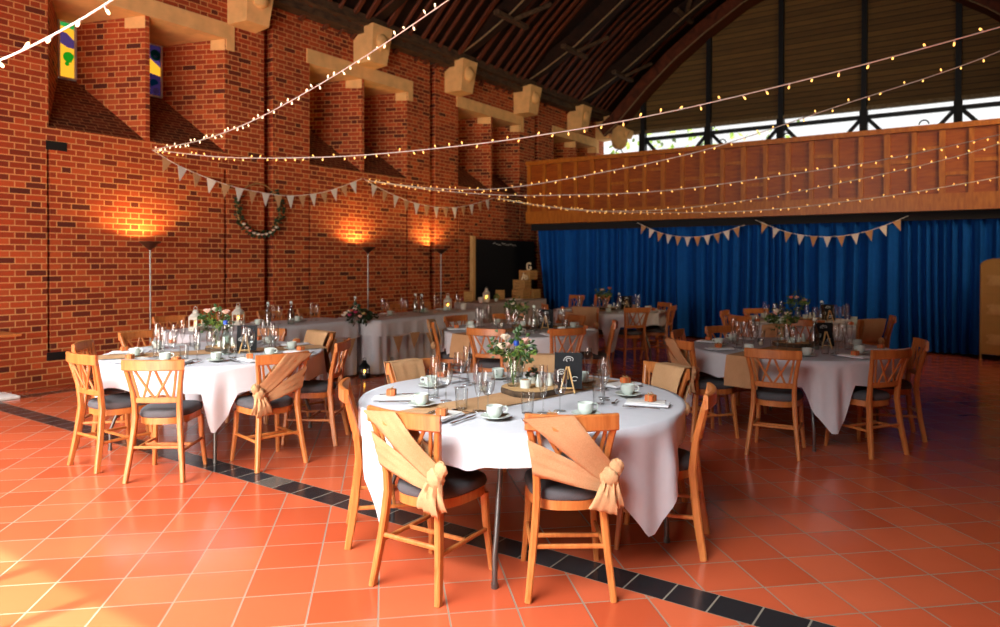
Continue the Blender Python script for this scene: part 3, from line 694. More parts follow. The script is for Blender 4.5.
for tk, (cx, cy, tn, cor) in TABLES.items():
    def clear(rot):
        return min(abs((R_(q)+rot-math.atan2(y-cy, x-cx)+PI) % (2*PI)-PI) for q in (40.5, -40.5, 139.5, -139.5) for (x, y, _, _) in CH[tk])
    place('table', make_table, (cx, cy, 0), R_(cor-10) if tk == 'front' else max((R_(q*3) for q in range(60)), key=clear), 'round folding table with grey metal legs under the cloth of the %s' % tn, 'table', 'round folding tables', 1.035 if tk == 'front' else None).scale.z = 1
    n = 240; TRc = .935 if tk == 'front' else TR; h = TRc+(.14 if tk == 'front' else .17); path = []; drops = []; phs = []; tk_ = []; rn = random.Random(hash(tk) % 1000 if False else len(tk)*7)
    p0 = rn.random()*6
    azs = [math.atan2(y-cy, x-cx) for (x, y, _, _) in CH[tk]]
    for i in range(n):
        a = 2*PI*i/n; th = a-R_(cor)-PI/4; s = max(abs(cos(th)), abs(sin(th)))
        rad = min(h/s, 1.47); d = max(.12, rad-TRc)
        block = 0
        for z in azs:
            da = abs((a-z+PI) % (2*PI)-PI); block = max(block, min(1, max(0, (R_(17)-da)/R_(5))))
        dl = min(d, (.15 if tk == 'front' else .20)+.012*sin(9*a)); d = d*(1-block)+dl*block
        path.append((cx+TRc*cos(a), cy+TRc*sin(a), cos(a), sin(a))); drops.append(d); phs.append(15*a+p0+1.4*sin(3*a+p0)+.9*sin(5*a))
        tk_.append(block)
    m = drape(MB(), path, drops, amp=.030, phase=phs, tuck=tk_)
    lab = 'white linen tablecloth draped over the %s' % tn
    o = tag(m.build('tablecloth', M['linen'], None, 180), lab, 'tablecloth', 'white tablecloths on the round tables')
    # burlap runner across the top
    m = MB(); n_ = 26; vs = []; fs = []; ra = R_(79); rl = {'front': .90, 'left': .90}.get(tk, .9)
    for i in range(n_+1):
        u = -1+2*i/n_
        for k in (-1, 0, 1): vs.append((u*TR*.94, k*.15, .7585+.001*sin(u*9+k)))
    for i in range(n_):
        for k in range(2): a = i*3+k; fs.append((a, a+1, a+4, a+3))
    m.mesh(vs, fs)
    if tk != 'front':   # ends hang over the edge
        e = TR+.028; m2 = [(-TR*.94, .7585), (-e, .756), (-e-.035, .60), (-e-.04, .50)]
        for sg in (1, -1):
            q = []
            for x, z in m2: q += [(x*sg, k*.15, z) for k in (-1, 0, 1)]
            m.mesh(q, [(r*3+k, r*3+k+1, r*3+k+4, r*3+k+3) for r in range(3) for k in range(2)])
    tag(m.build('table_runner', M['burlap'], None, 40, (cx, cy, 0), ra if tk != 'left' else R_(60)), 'tan burlap runner laid across the white cloth of the %s' % tn, 'table runner', 'burlap table runners')

# ------------------------------------------------------------------ tableware
TZ = .759
def mk_cup():
    t = empty('teacup'); m = MB(); m.lathe([(.001, .004), (.024, .0), (.026, .004), (.036, .012), (.041, .03), (.0415, .058), (.039, .058), (.038, .03), (.03, .012), (.001, .010)], n=20); m.build('cup_body', M['china'], t, 60)
    m = MB(); m.tube([(.040, 0, .050), (.058, 0, .052), (.066, 0, .038), (.058, 0, .022), (.039, 0, .020)], .0045, 6); m.build('handle', M['china'], t, True); return t
def mk_saucer(): m = MB(); m.lathe([(.001, .003), (.03, .0), (.045, .004), (.075, .014), (.075, .017), (.044, .008), (.001, .006)], n=24); return m.build('saucer', M['china'], None, 60)
def mk_plate(): m = MB(); m.lathe([(.001, .003), (.05, .0), (.09, .012), (.09, .016), (.05, .006), (.001, .006)], n=24); return m.build('side_plate', M['china'], None, 60)
def mk_napkin():
    t = empty('napkin'); m = MB(); m.bevbox((0, 0, .006), (.12, .24, .012), .004); m.build('folded_cloth', M['paper'], t)
    m = MB(); m.bevbox((.012, .01, .0145), (.09, .21, .005), .002, Matrix.Rotation(.07, 3, 'Z')); m.build('menu_card', M['cardw'], t); return t
def mk_favour():
    t = empty('favour_box'); m = MB(); m.bevbox((0, 0, .0175), (.05, .05, .035), .003); m.build('box_body', M['favour'], t)
    m = MB(); m.box((0, 0, .0175), (.052, .006, .0365)); m.box((0, 0, .0175), (.006, .052, .0365))
    for s in (-1, 1): m.tube([(0, 0, .036), (s*.018, .008, .048), (s*.022, -.004, .040), (0, 0, .036)], .0018, 5)
    m.build('twine_bow', M['twine'], t); return t
def mk_fork():
    m = MB(); m.tube([(0, -.10, .003), (0, -.02, .006), (0, .03, .004)], 0, sec=([.012, .006, .008], [.003]*3, (0, 0, 1))); m.box((0, .045, .005), (.024, .03, .002))
    for x in (-.0095, -.003, .0035, .010): m.box((x, .078, .006), (.0035, .045, .002))
    return m.build('fork', M['chrome'])
def mk_knife():
    m = MB(); m.tube([(0, -.11, .004), (0, .0, .004)], 0, sec=([.015, .011], [.005]*2, (0, 0, 1))); m.tube([(0, 0, .004), (.002, .07, .004), (0, .12, .003)], 0, sec=([.016, .02, .006], [.002]*3, (0, 0, 1))); return m.build('knife', M['chrome'])
def mk_spoon():
    m = MB(); m.tube([(0, -.08, .003), (0, .03, .005)], 0, sec=([.010, .005], [.003]*2, (0, 0, 1))); m.sphere((0, .05, .006), .018, 10, 6, (.75, 1.2, .25)); return m.build('spoon', M['chrome'])
def mk_wine():
    t = empty('wine_glass'); m = MB(); m.lathe([(.020, .092), (.033, .118), (.039, .152), (.036, .19), (.032, .22)], n=18); m.lathe([(.004, .085), (.020, .092)], n=12); m.build('bowl', M['glass'], t, True)
    m = MB(); m.lathe([(.004, .004), (.0035, .05), (.005, .088)], n=8); m.build('stem', M['glass'], t, True); m = MB(); m.lathe([(.034, .0), (.033, .002), (.004, .006)], n=18); m.build('foot', M['glass'], t, True); return t
def mk_flute():
    t = empty('champagne_flute'); m = MB(); m.lathe([(.004, .075), (.014, .095), (.024, .145), (.028, .19), (.023, .25)], n=16); m.build('bowl', M['glass'], t, True)
    m = MB(); m.lathe([(.004, .004), (.0035, .04), (.004, .078)], n=8); m.build('stem', M['glass'], t, True); m = MB(); m.lathe([(.032, .0), (.031, .002), (.004, .006)], n=16); m.build('foot', M['glass'], t, True); return t
def mk_tumbler(): m = MB(); m.lathe([(.001, .003), (.028, .003), (.030, .0), (.033, .05), (.036, .11), (.0345, .111)], n=18); return m.build('tumbler', M['glass'], None, True)
def mk_setting(tk, idx, wd, az, lod):
    cx, cy, tn, _ = TABLES[tk]; er = Vector((cos(az), sin(az), 0)); et = Vector((-sin(az), cos(az), 0))
    def at(r, t, z=TZ): q = er*r+et*t; return (cx+q.x, cy+q.y, z+.0005)
    rz = az+PI/2
    sfx = ' on the %s, set for its %s chair' % (tn, wd)
    def it(kind, fn, r, t, lab, cat, grp, rot=0, z=TZ): place(kind, fn, at(r, t, z), rz+rot, lab+sfx, cat, grp)
    j = random.Random(idx*13+len(tk)); e = lambda k=.02: j.uniform(-k, k)
    a = e(.15)
    it('napkin', mk_napkin, .74, -.03, 'folded white napkin', 'napkin', 'folded napkins', a)
    it('favour', mk_favour, .755, -.03+e(.02), 'orange favour box', 'favour box', 'orange favour boxes', a+e(.5), TZ+.018)
    it('cup', mk_cup, .60+e(.01), .20, 'white teacup', 'cup', 'white teacups', e(1.5), TZ+.0085)
    it('saucer', mk_saucer, .60, .20, 'white saucer', 'saucer', 'white saucers')
    it('wine', mk_wine, .47+e(), .10+e(), 'clear wine glass', 'glass', 'wine glasses')
    it('flute', mk_flute, .50+e(), .01+e(), 'champagne flute', 'glass', 'champagne flutes')
    it('tumbler', mk_tumbler, .50+e(), -.09+e(), 'water tumbler', 'glass', 'water tumblers')
    if lod > 0:
        it('fork', mk_fork, .72, -.145, 'steel fork', 'fork', 'steel forks', a)
        it('knife', mk_knife, .72, .085, 'steel knife', 'knife', 'steel knives', a)
        it('spoon', mk_spoon, .56, .0-.03, 'dessert spoon', 'spoon', 'dessert spoons', PI/2)
for tk, lst in CH.items():
    cx, cy = TABLES[tk][:2]
    for i, (x, y, wd, s) in enumerate(lst): mk_setting(tk, i, wd, math.atan2(y-cy, x-cx), 1 if tk in ('front', 'left', 'right') else 0)

# centrepieces
def mk_log():
    t = empty('log_slice'); n = 28; rr = [.17*(1+.06*sin(3*a+1)+.03*sin(7*a)) for a in [2*PI*i/n for i in range(n)]]
    P_ = lambda k, z: [(k*rr[i]*cos(2*PI*i/n), k*rr[i]*sin(2*PI*i/n), z) for i in range(n)]
    m = MB(); m.mesh(P_(1, 0)+P_(1.03, .018)+P_(1, .036), [(r*n+i, r*n+(i+1) % n, (r+1)*n+(i+1) % n, (r+1)*n+i) for r in range(2) for i in range(n)]); m.build('bark', M['bark'], t)
    m = MB(); m.face(P_(1, .0362)); m.build('cut_face', M['logtop'], t); return t
def mk_bottle(cap='blue'):
    t = empty('water_bottle'); m = MB(); m.lathe([(.001, .006), (.040, .006), (.043, .0), (.044, .02), (.043, .13), (.030, .18), (.017, .215), (.0155, .25), (.018, .262)], n=20); m.build('bottle_body', M['bglass'], t, True)
    m = MB()
    if cap == 'blue': m.lathe([(.018, .250), (.019, .258), (.018, .280), (.008, .286), (.001, .286)], n=14); m.build('blue_cap', M['blue'], t, 40)
    else: m.lathe([(.014, .258), (.017, .268), (.015, .285), (.001, .288)], n=12); m.tube([(.02, 0, .235), (.024, 0, .27), (.008, 0, .288)], .002, 5); m.build('swing_stopper', M['china'], t, 40)
    return t
def mk_chalkboard():
    t = empty('table_chalkboard'); Mx = Matrix.Rotation(R_(-14), 3, 'X'); m = MB(); m.box(Mx @ Vector((0, .0, .125)), (.17, .008, .22), Mx); m.build('board', M['chalk'], t)
    m = MB()
    def sw(cx, cz, r, a0, a1): m.tube([Mx @ Vector((cx+r*cos(a)*(1+.15*sin(2*a)), -.006, cz+r*.7*sin(a))) for a in [a0+(a1-a0)*q/16 for q in range(17)]], .0022, 5)
    sw(.0, .19, .028, -.4, 3.6); sw(0, .19, .014, -.6, 4.4); sw(-.045, .115, .022, .5, 6.0); sw(-.042, .112, .01, 0, 5); sw(.04, .075, .018, .5, 5.5)
    m.build('chalk_swirl', M['chalkmark'], t)
    m = MB()
    for s in (-1, 1): m.bar((s*.045, -.075, .0), (s*.006, -.035, .155), .009, .009, (0, 1, 0))
    m.bar((0, .06, 0), (0, -.03, .15), .009, .009, (0, 1, 0)); m.bar((-.035, -.07, .03), (.035, -.07, .03), .01, .008); m.build('easel', M['pine'], t); return t
def mk_shaker(): m = MB(); m.lathe([(.001, 0), (.020, 0), (.023, .01), (.021, .03), (.013, .05), (.014, .062), (.011, .074), (.001, .078)], n=14); return m.build('salt_shaker', M['china'], None, True)
def mk_sugar(): 
    t = empty('sugar_bowl'); m = MB(); m.lathe([(.001, 0), (.032, 0), (.036, .05), (.033, .05), (.028, .04), (.001, .04)], n=18); m.build('pot', M['china'], t, 50)
    m = MB()
    for i in range(9): a = i*2.4; r_ = .006*math.sqrt(i)*1.3; m.box((r_*cos(a), r_*sin(a), .044+.003*(i % 2)), (.011, .011, .01), Matrix.Rotation(a, 3, 'Z'))
    m.build('sugar_cubes', M['kraft'], t); return t
def leaf_blob(m, c, r, n, ls, flat=.8, droop=0):
    for i in range(n):
        d = Vector((random.gauss(0, 1), random.gauss(0, 1), random.gauss(0, 1)*flat)).normalized(); p = Vector(c)+d*r*random.uniform(.45, 1.0)
        a = (d+Vector((random.uniform(-.6, .6), random.uniform(-.6, .6), random.uniform(-.4, .6)-droop))).normalized()*ls*random.uniform(.7, 1.3); s = a.orthogonal().normalized()*a.length*.42; up = a.cross(s).normalized()*a.length*.18
        m.mesh([p, p+a*.5+s+up, p+a, p+a*.5-s+up, p+a*.5], [(0, 1, 4), (1, 2, 4), (2, 3, 4), (3, 0, 4)])
def rose(m, c, r):
    c = Vector(c); m.sphere(c, r*.55, 7, 5)
    for ring, (k, n_, tilt) in enumerate(((.7, 4, .35), (1.0, 6, .8))):
        for i in range(n_):
            a = 2*PI*i/n_+ring*.6; d = Vector((cos(a), sin(a), 0)); s = Vector((-sin(a), cos(a), 0))
            b0 = c+d*r*.3-Vector((0, 0, r*.5)); p1 = c+d*r*k*.9+s*r*.5+Vector((0, 0, r*.15)); p2 = c+d*r*k*.9-s*r*.5+Vector((0, 0, r*.15)); p3 = c+d*r*(k*.75+tilt*.25)+Vector((0, 0, r*(.7-tilt*.4)))
            m.mesh([b0, p1, p3, p2], [(0, 1, 2), (0, 2, 3)])
def mk_vase(cols, h=.17, spread=.11, nleaf=90, seedv=1, leafm='leaf'):
    random.seed(seedv); t = empty('flower_vase'); m = MB(); m.lathe([(.001, .004), (.032, .0), (.038, .02), (.038, h*.62), (.026, h*.78), (.028, h*.86)], n=18); m.build('jar', M['glass'], t, True)
    m = MB(); heads = []
    for i, cl in enumerate(cols):
        a = i*2.1+.4; q = Vector((cos(a)*spread*random.uniform(.3, .9), sin(a)*spread*random.uniform(.3, .9), h+random.uniform(.06, .15))); heads.append((q, cl)); m.tube([(0, 0, .01), (q.x*.3, q.y*.3, h*.8), q], .0025, 5)
    m.build('stems', M['stem'], t); m = MB(); leaf_blob(m, (0, 0, h+.05), spread, nleaf, .034, .5)
    m.build('foliage', M[leafm], t)
    for s in (-1, 1, .4):
        m = MB()
        p = Vector((0, 0, h)); d = Vector((s*.95, random.uniform(-.5, .5), .55)).normalized()
        for k in range(9): leaf_blob(m, p+d*(.03+.016*k)+Vector((0, 0, -.0006*k*k)), .012, 3, .025)
        m.build('sprig', M['leafl'], t)
    m = MB()
    for q, cl in heads: m = MB(); rose(m, q, .036); m.build('rose', M[cl], t)
    return t
def mk_lantern(mat_):
    t = empty('lantern'); m = MB(); m.bevbox((0, 0, .01), (.11, .11, .02), .004); m.bevbox((0, 0, .155), (.11, .11, .012), .004)
    for sx in (-1, 1):
        for sy in (-1, 1): m.box((sx*.047, sy*.047, .085), (.012, .012, .14))
    for a in range(4):
        Mz = Matrix.Rotation(a*PI/2, 3, 'Z'); m.box(Mz @ Vector((.048, 0, .035)), (.006, .09, .03), Mz); m.box(Mz @ Vector((.048, 0, .14)), (.006, .09, .02), Mz)
    m.build('cage', mat_, t)
    m = MB(); m.lathe([(.072, .160), (.066, .168), (.040, .195), (.030, .200), (.030, .215), (.034, .218), (.018, .235), (.001, .238)], n=12); m.build('roof', mat_, t, 40)
    m = MB(); m.tube([(.022*cos(a), 0, .250+.022*sin(a)) for a in [2*PI*q/12 for q in range(12)]], .003, 5, True); m.build('ring', mat_, t)
    m = MB(); m.lathe([(.022, .02), (.022, .075), (.001, .076)], n=12); c = m.build('candle', M['wax'], t, 40); m = MB(); m.sphere((0, 0, .092), .009, 6, 6, (1, 1, 1.9)); m.build('flame', M['flame'], c, True); return t
def mk_tealight(): 
    t = empty('tea_light_glass'); m = MB(); m.lathe([(.001, .003), (.026, .0), (.032, .06), (.030, .06), (.024, .008)], n=14); m.build('holder', M['glass'], t, True); m = MB(); m.lathe([(.02, .006), (.02, .03), (.001, .031)], n=10); m.build('wax', M['wax'], t); return t
def center(tk, cols, bottle, seedv, full=True, off=(0, 0)):
    cx, cy, tn, _ = TABLES[tk]; cx += off[0]; cy += off[1]
    P_ = lambda x, y, z=TZ: (cx+x, cy+y, z+.0008)
    place('log', mk_log, P_(0, .10), .3*seedv, 'round bark-edged log slice in the centre of the %s' % tn, 'log slice', 'log slice centrepieces')
    tag(mk_vase(cols, .17, .14, 120, seedv), 'glass jar of roses and greenery on the %s' % tn, 'flower vase', 'rose jars on the round tables').location = P_(-.095, .06, TZ+.037)
    k = 'bottle_'+bottle; place(k, lambda: mk_bottle(bottle), P_(-.23, .30) if tk == 'front' else P_(.22, -.06), 0, 'clear water bottle with %s on the %s' % ('blue cap' if bottle == 'blue' else 'swing stopper', tn), 'bottle', 'water bottles')
    place('board', mk_chalkboard, P_(.16, .28) if tk == 'front' else P_(.28, .10), .45 if tk != 'left' else .75, 'small chalkboard on a pine mini easel on the %s' % tn, 'chalkboard', 'table chalkboards')
    place('shaker', mk_shaker, P_(.045, .13, TZ+.037), 0, 'white salt shaker, left of the pair on the %s' % tn, 'salt shaker', 'shakers'); place('shaker', mk_shaker, P_(.075, .20, TZ+.037), 0, 'white pepper shaker, right of the pair on the %s' % tn, 'pepper shaker', 'shakers')
    place('sugar', mk_sugar, P_(.0, .05, TZ+.037), 0, 'small white sugar bowl on the log slice of the %s' % tn, 'bowl', 'sugar bowls')
    if full:
        place('tealight', mk_tealight, P_(-.26, -.02), 0, 'tea light in a clear glass left of the log on the %s' % tn, 'candle holder', 'tea lights'); place('tealight', mk_tealight, P_(.02, .33), 0, 'tea light in a clear glass behind the log on the %s' % tn, 'candle holder', 'tea lights')
center('front', ['pink', 'pink', 'cream', 'pink', 'cream'], 'blue', 3); center('left', ['pink', 'cream', 'pink'], 'blue', 5); center('middle', ['pink', 'cream'], 'swing', 8); center('back', ['coral', 'pink'], 'swing', 11, False); center('right', ['cream', 'pink', 'cream'], 'swing', 4); center('rear', ['pink', 'coral', 'pink'], 'swing', 9, False)
random.seed(21)
o = empty('potted_succulent', (7.19, 3.74, TZ+.037)); tag(o, 'tiny succulent in a white pot beside the salt shakers on the front table', 'plant'); m = MB(); m.lathe([(.001, 0), (.026, 0), (.03, .04), (.027, .04), (.001, .034)], n=14); m.build('pot', M['china'], o, 50); m = MB(); leaf_blob(m, (0, 0, .05), .03, 40, .025, .7); m.build('leaves', M['leafd'], o)

# ------------------------------------------------------------------ head table and gift table
def long_table(x0, x1, y0, y1, name, lab, mat_='linen', clab=''):
    t = empty(name, ((x0+x1)/2, (y0+y1)/2, 0)); tag(t, lab, 'table'); hx_, hy = (x1-x0)/2, (y1-y0)/2; m = MB(); m.bevbox((0, 0, .728), (hx_*2-.09, hy*2-.09, .028), .004); m.build('tabletop', M['palewood'], t)
    for sx in (-1, 1):
        for sy in (-1, 1): m = MB(); m.tube([(sx*(hx_-.13), sy*(hy-.25), .716), (sx*(hx_-.13), sy*(hy-.15), 0)], .015, 8); m.build('leg', M['pipe'], t)
    path = []; st_ = .035
    def seg(ax, ay, bx, by, nx, ny):
        L = math.hypot(bx-ax, by-ay); n = max(2, int(L/st_))
        for i in range(n): path.append((ax+(bx-ax)*i/n, ay+(by-ay)*i/n, nx, ny))
    e = .02
    seg(x0+e, y0, x1-e, y0, 0, -1); seg(x1, y0+e, x1, y1-e, 1, 0); seg(x1-e, y1, x0+e, y1, 0, 1); seg(x0, y1-e, x0, y0+e, -1, 0)
    n = len(path); ph = [i*st_*2*PI/.17+1.5*sin(i*.11)+1.2*sin(i*.047) for i in range(n)]
    m = drape(MB(), path, [.715]*n, .749, .022, 8, .03, ph); c = m.build('tablecloth', M[mat_], None, 180); tag(c, clab+' hanging to the floor', 'tablecloth')
    ph2 = [p*.6+1 for p in ph]; path2 = [(x+nx*.03, y+ny*.03, nx, ny) for x, y, nx, ny in path]
    m = drape(MB(), path2, [.21+.012*sin(i*.3) for i in range(n)], .753, .014, 4, .06, ph2); c = m.build('table_overlay', M[mat_], None, 180); tag(c, clab.replace('floor-length cloth', 'short top cloth')+' with short hem', 'tablecloth')
long_table(1.75, 2.50, 4.42, 6.82, 'head_table', 'long trestle table, nearer half of the head table along the brick wall', clab='white floor-length cloth on the nearer head table')
long_table(2.0, 2.75, 6.92, 9.35, 'head_table', 'long trestle table, farther half of the head table along the brick wall', clab='white floor-length cloth on the farther head table')
long_table(.95, 1.70, 10.9, 13.1, 'gift_table', 'trestle table with crates and lanterns in the dark corner by the curtain', 'gifttable', 'grey lace floor-length cloth on the corner gift table')
HZ = .762
def flagmesh(w, h, th=.004): m = MB(); m.mesh([(-w/2, -th/2, 0), (w/2, -th/2, 0), (0, -th/2, -h), (-w/2, th/2, 0), (w/2, th/2, 0), (0, th/2, -h)], [(0, 2, 1), (3, 4, 5), (0, 1, 4, 3), (1, 2, 5, 4), (2, 0, 3, 5)]); return m
def bunting(name, pts, n, fw, fh, lab, first=0, rz=0, mats=('burlap', 'flagw'), margin=.03):
    """cord through pts, n flags hung at even spacing"""
    pts = [Vector(p) for p in pts]; fine = []
    for i in range(len(pts)-1):
        p0, p1, p2, p3 = pts[max(i-1, 0)], pts[i], pts[i+1], pts[min(i+2, len(pts)-1)]
        for k in range(10):
            u = k/10; fine.append(.5*((2*p1)+(p2-p0)*u+(2*p0-5*p1+4*p2-p3)*u*u+(3*p1-p0-3*p2+p3)*u**3))
    fine.append(pts[-1]); c = fine[0]; t = empty(name, c); tag(t, lab, 'bunting'); m = MB(); m.tube([p-c for p in fine], .005, 5); m.build('cord', M['cable'], t, True)
    L = [0]
    for a, b_ in zip(fine, fine[1:]): L.append(L[-1]+(b_-a).length)
    protos = [None, None]
    for k in range(n):
        s = L[-1]*(margin+(1-2*margin)*(k+.5)/n); i = next(i for i in range(len(L)-1) if L[i+1] >= s); u = (s-L[i])/(L[i+1]-L[i]); p = fine[i].lerp(fine[i+1], u)-c; d = fine[i+1]-fine[i]
        q = (k+first) % 2
        if protos[q] is None: f = protos[q] = flagmesh(fw, fh).build('flag', M[mats[q]], t)
        else: f = protos[q].copy(); COL.objects.link(f); f.parent = t
        f.location = p; f.rotation_euler = (random.uniform(-.06, .06), -math.atan2(d.z, math.hypot(d.x, d.y))*.8, rz+random.uniform(-.12, .12))
    return t
for (y0, y1, x, n, lab, f) in ((4.75, 6.75, 2.64, 6, 'burlap triangle bunting hung on the front of the nearer head table', 0), (6.95, 9.15, 2.89, 6, 'burlap triangle bunting hung on the front of the farther head table', 0)):
    bunting('table_bunting', [(x, y0+(y1-y0)*i/12, .56-.03*abs(sin(i*PI/3))) for i in range(13)], n, .2, .24, lab, f, PI/2, ('burlap', 'burlap'))
def mk_floral():
    t = empty('floral_centrepiece'); m = MB(); leaf_blob(m, (0, .05, .05), .16, 160, .06, .4); 
    for k in range(14): leaf_blob(m, (.0, .12+.022*k, .07-.004*k), .03, 4, .04)
    m.build('foliage', M['leafd'], t); 
    cols = ['cream', 'pink', 'coral', 'yellow', 'cream', 'plum', 'pink', 'cream', 'yellow', 'pink', 'plum', 'coral', 'cream', 'pink']
    for i, c in enumerate(cols): a = i*2.4; r_ = .055*math.sqrt(i)*.9; m = MB(); rose(m, (r_*cos(a)*.8+.02, r_*sin(a)-.03, .15-.10*(r_/.19)**2), .034); m.build('rose', M[c], t)
    return t
f = mk_floral(); f.location = (2.55, 6.72, HZ); tag(f, 'low arrangement of cream, pink and plum roses trailing ivy on the head table', 'flowers')
for i, (x, y, lab) in enumerate(((2.20, 4.62, 'white metal candle lantern at the near end of the head table'), (1.93, 5.36, 'white metal candle lantern second along the head table'), (2.34, 8.95, 'white metal candle lantern at the far end of the head table'), (1.25, 11.55, 'white metal candle lantern left of the crates on the gift table'), (1.52, 11.15, 'white metal candle lantern at the near end of the gift table'))):
    place('lantern_w', lambda: mk_lantern(M['whitemetal']), (x, y, HZ), .4, lab, 'lantern', 'white candle lanterns')
for (x, y, lab) in ((2.72, 6.72, 'black candle lantern on the floor, left of three before the head table'), (3.0, 6.95, 'black candle lantern on the floor, middle of three before the head table'), (2.98, 8.1, 'black candle lantern on the floor, farthest of three before the head table')):
    place('lantern_b', lambda: mk_lantern(M['blackmetal']), (x, y, .0), .3, lab, 'lantern', 'black floor lanterns', 1.0)
hb = [(2.25, 5.55), (2.35, 5.82), (2.1, 7.15), (2.22, 8.30), (2.40, 8.24)]
for i, (x, y) in enumerate(hb): place('bottle_swing', lambda: mk_bottle('swing'), (x, y, HZ), 0, 'clear swing-top bottle on the head table, %s from the left' % ('first', 'second', 'third', 'fourth', 'fifth')[i], 'bottle', 'bottles on the head table')
words = ('first', 'second', 'third', 'fourth', 'fifth', 'sixth', 'seventh')
for i, y in enumerate((4.95, 5.7, 6.3, 7.35, 7.75, 8.5, 9.05)):
    x = 1.98 if y < 6.8 else 2.25
    place('cup', mk_cup, (x+.12, y-.18, HZ+.0085), 1.0, 'white teacup on the head table, %s from the left' % words[i], 'cup', 'teacups on the head table'); place('saucer', mk_saucer, (x+.12, y-.18, HZ), 0, 'white saucer on the head table, %s from the left' % words[i], 'saucer', 'saucers on the head table')
    place('wine', mk_wine, (x+.22, y+.06, HZ), 0, 'clear wine glass on the head table, %s from the left' % words[i], 'glass', 'wine glasses on the head table'); place('flute', mk_flute, (x+.22, y-.03, HZ), 0, 'champagne flute on the head table, %s from the left' % words[i], 'glass', 'flutes on the head table')
    place('napkin', mk_napkin, (x-.08, y, HZ), PI/2, 'folded white napkin on the head table, %s from the left' % words[i], 'napkin', 'napkins on the head table')
# gift table dressing: crates, letters, cards, buckets, bottle
def mk_crate(w=.30, d=.26, h=.2):
    t = empty('wooden_crate')
    for k in range(3): 
        z = h*(.17+.33*k); m = MB(); m.box((0, -d/2, z), (w, .014, h*.27)); m.box((0, d/2, z), (w, .014, h*.27)); m.box((-w/2, 0, z), (.014, d, h*.27)); m.box((w/2, 0, z), (.014, d, h*.27)); m.build('slat_ring', M['kraft'], t)
    m = MB(); m.box((0, 0, .008), (w, d, .012))
    for sx in (-1, 1):
        for sy in (-1, 1): m.box((sx*(w/2-.016), sy*(d/2-.016), h/2), (.022, .022, h))
    m.build('corner_posts', M['kraft'], t); return t
for i, (x, y, z, r_, lab) in enumerate(((1.42, 12.55, HZ, .2, 'wooden crate at the bottom left of the display on the gift table'), (1.45, 12.92, HZ, .1, 'wooden crate at the bottom right of the display on the gift table'), (1.40, 12.62, HZ+.202, .3, 'wooden crate in the middle of the display stack on the gift table'), (1.40, 12.86, HZ+.404, .0, 'topmost wooden crate of the display stack on the gift table'))):
    place('crate', mk_crate, (x, y, z), PI/2+r_*.3, lab, 'crate', 'wooden crates on the gift table')
def letter(strokes, h): 
    m = MB()
    for st_ in strokes: m.tube([(x*h, 0, z*h) for x, z in st_], 0, sec=(.028, .03, (0, 1, 0)))
    return m.build('block_letter', M['letter'], None, 30)
C_ = [[(.32+.30*cos(a), .5+.48*sin(a)) for a in [R_(45+270*q/14) for q in range(15)]], [(.62, .55), (.62, .38)]]
o = letter([[(.62, .82), (.5, .95), (.2, .95), (.06, .8), (.06, .2), (.2, .05), (.5, .05), (.62, .2), (.62, .45), (.42, .45)]], .15); o.location = (1.44, 12.74, HZ+.607); o.rotation_euler = (0, 0, R_(55)); tag(o, 'cream block letter G standing on top of the crate stack', 'letter')
o = letter([[(.0, 0), (.3, .98), (.6, 0)], [(.12, .35), (.48, .35)]], .14); o.location = (1.47, 12.50, HZ+.405); o.rotation_euler = (0, 0, R_(55)); tag(o, 'cream block letter A standing on the middle crate', 'letter')
o = letter([[(.0, .6), (.0, 0)], [(.0, .5), (.2, .62), (.38, .5), (.38, 0)]], .14); o.location = (1.47, 12.62, HZ+.405); o.rotation_euler = (0, 0, R_(55)); tag(o, 'cream small letter n standing beside the letter A', 'letter')
for (x, y, z, w, h, lab) in ((1.2, 11.0, HZ, .16, .2, 'brown card sign leaning at the near end of the gift table'), (1.3, 11.95, HZ, .18, .2, 'square brown card box in the middle of the gift table')):
    m = MB(); m.box((0, 0, h/2), (w, .05, h), Matrix.Rotation(-.15, 3, 'X')); tag(m.build('card_box', M['kraft'], None, False, (x, y, z), R_(50)), lab, 'box')
m = MB(); m.box((0, 0, .01), (.3, .22, .02)); tag(m.build('guest_book', M['cardw'], None, False, (1.52, 12.15, HZ), .3), 'white guest book lying on the gift table before the crates', 'book')
def mk_bucket(): m = MB(); m.lathe([(.001, .004), (.04, .0), (.055, .10), (.052, .10), (.038, .01)], n=16); return m.build('bucket', M['whitemetal'], None, 40)
for (x, y, lab) in ((2.45, 9.22, 'small white bucket on the far end of the head table'), (1.52, 10.98, 'small white bucket on the near end of the gift table')): place('bucket', mk_bucket, (x, y, HZ), 0, lab, 'bucket', 'small white buckets')
o = empty('herb_plant', (1.55, 11.45, HZ)); tag(o, 'small bright green herb in a white pot on the gift table', 'plant'); m = MB(); m.lathe([(.001, 0), (.03, 0), (.038, .06), (.034, .06), (.001, .05)], n=14); m.build('pot', M['china'], o, 50); m = MB(); leaf_blob(m, (0, 0, .09), .05, 50, .03); m.build('leaves', M['leafl'], o)

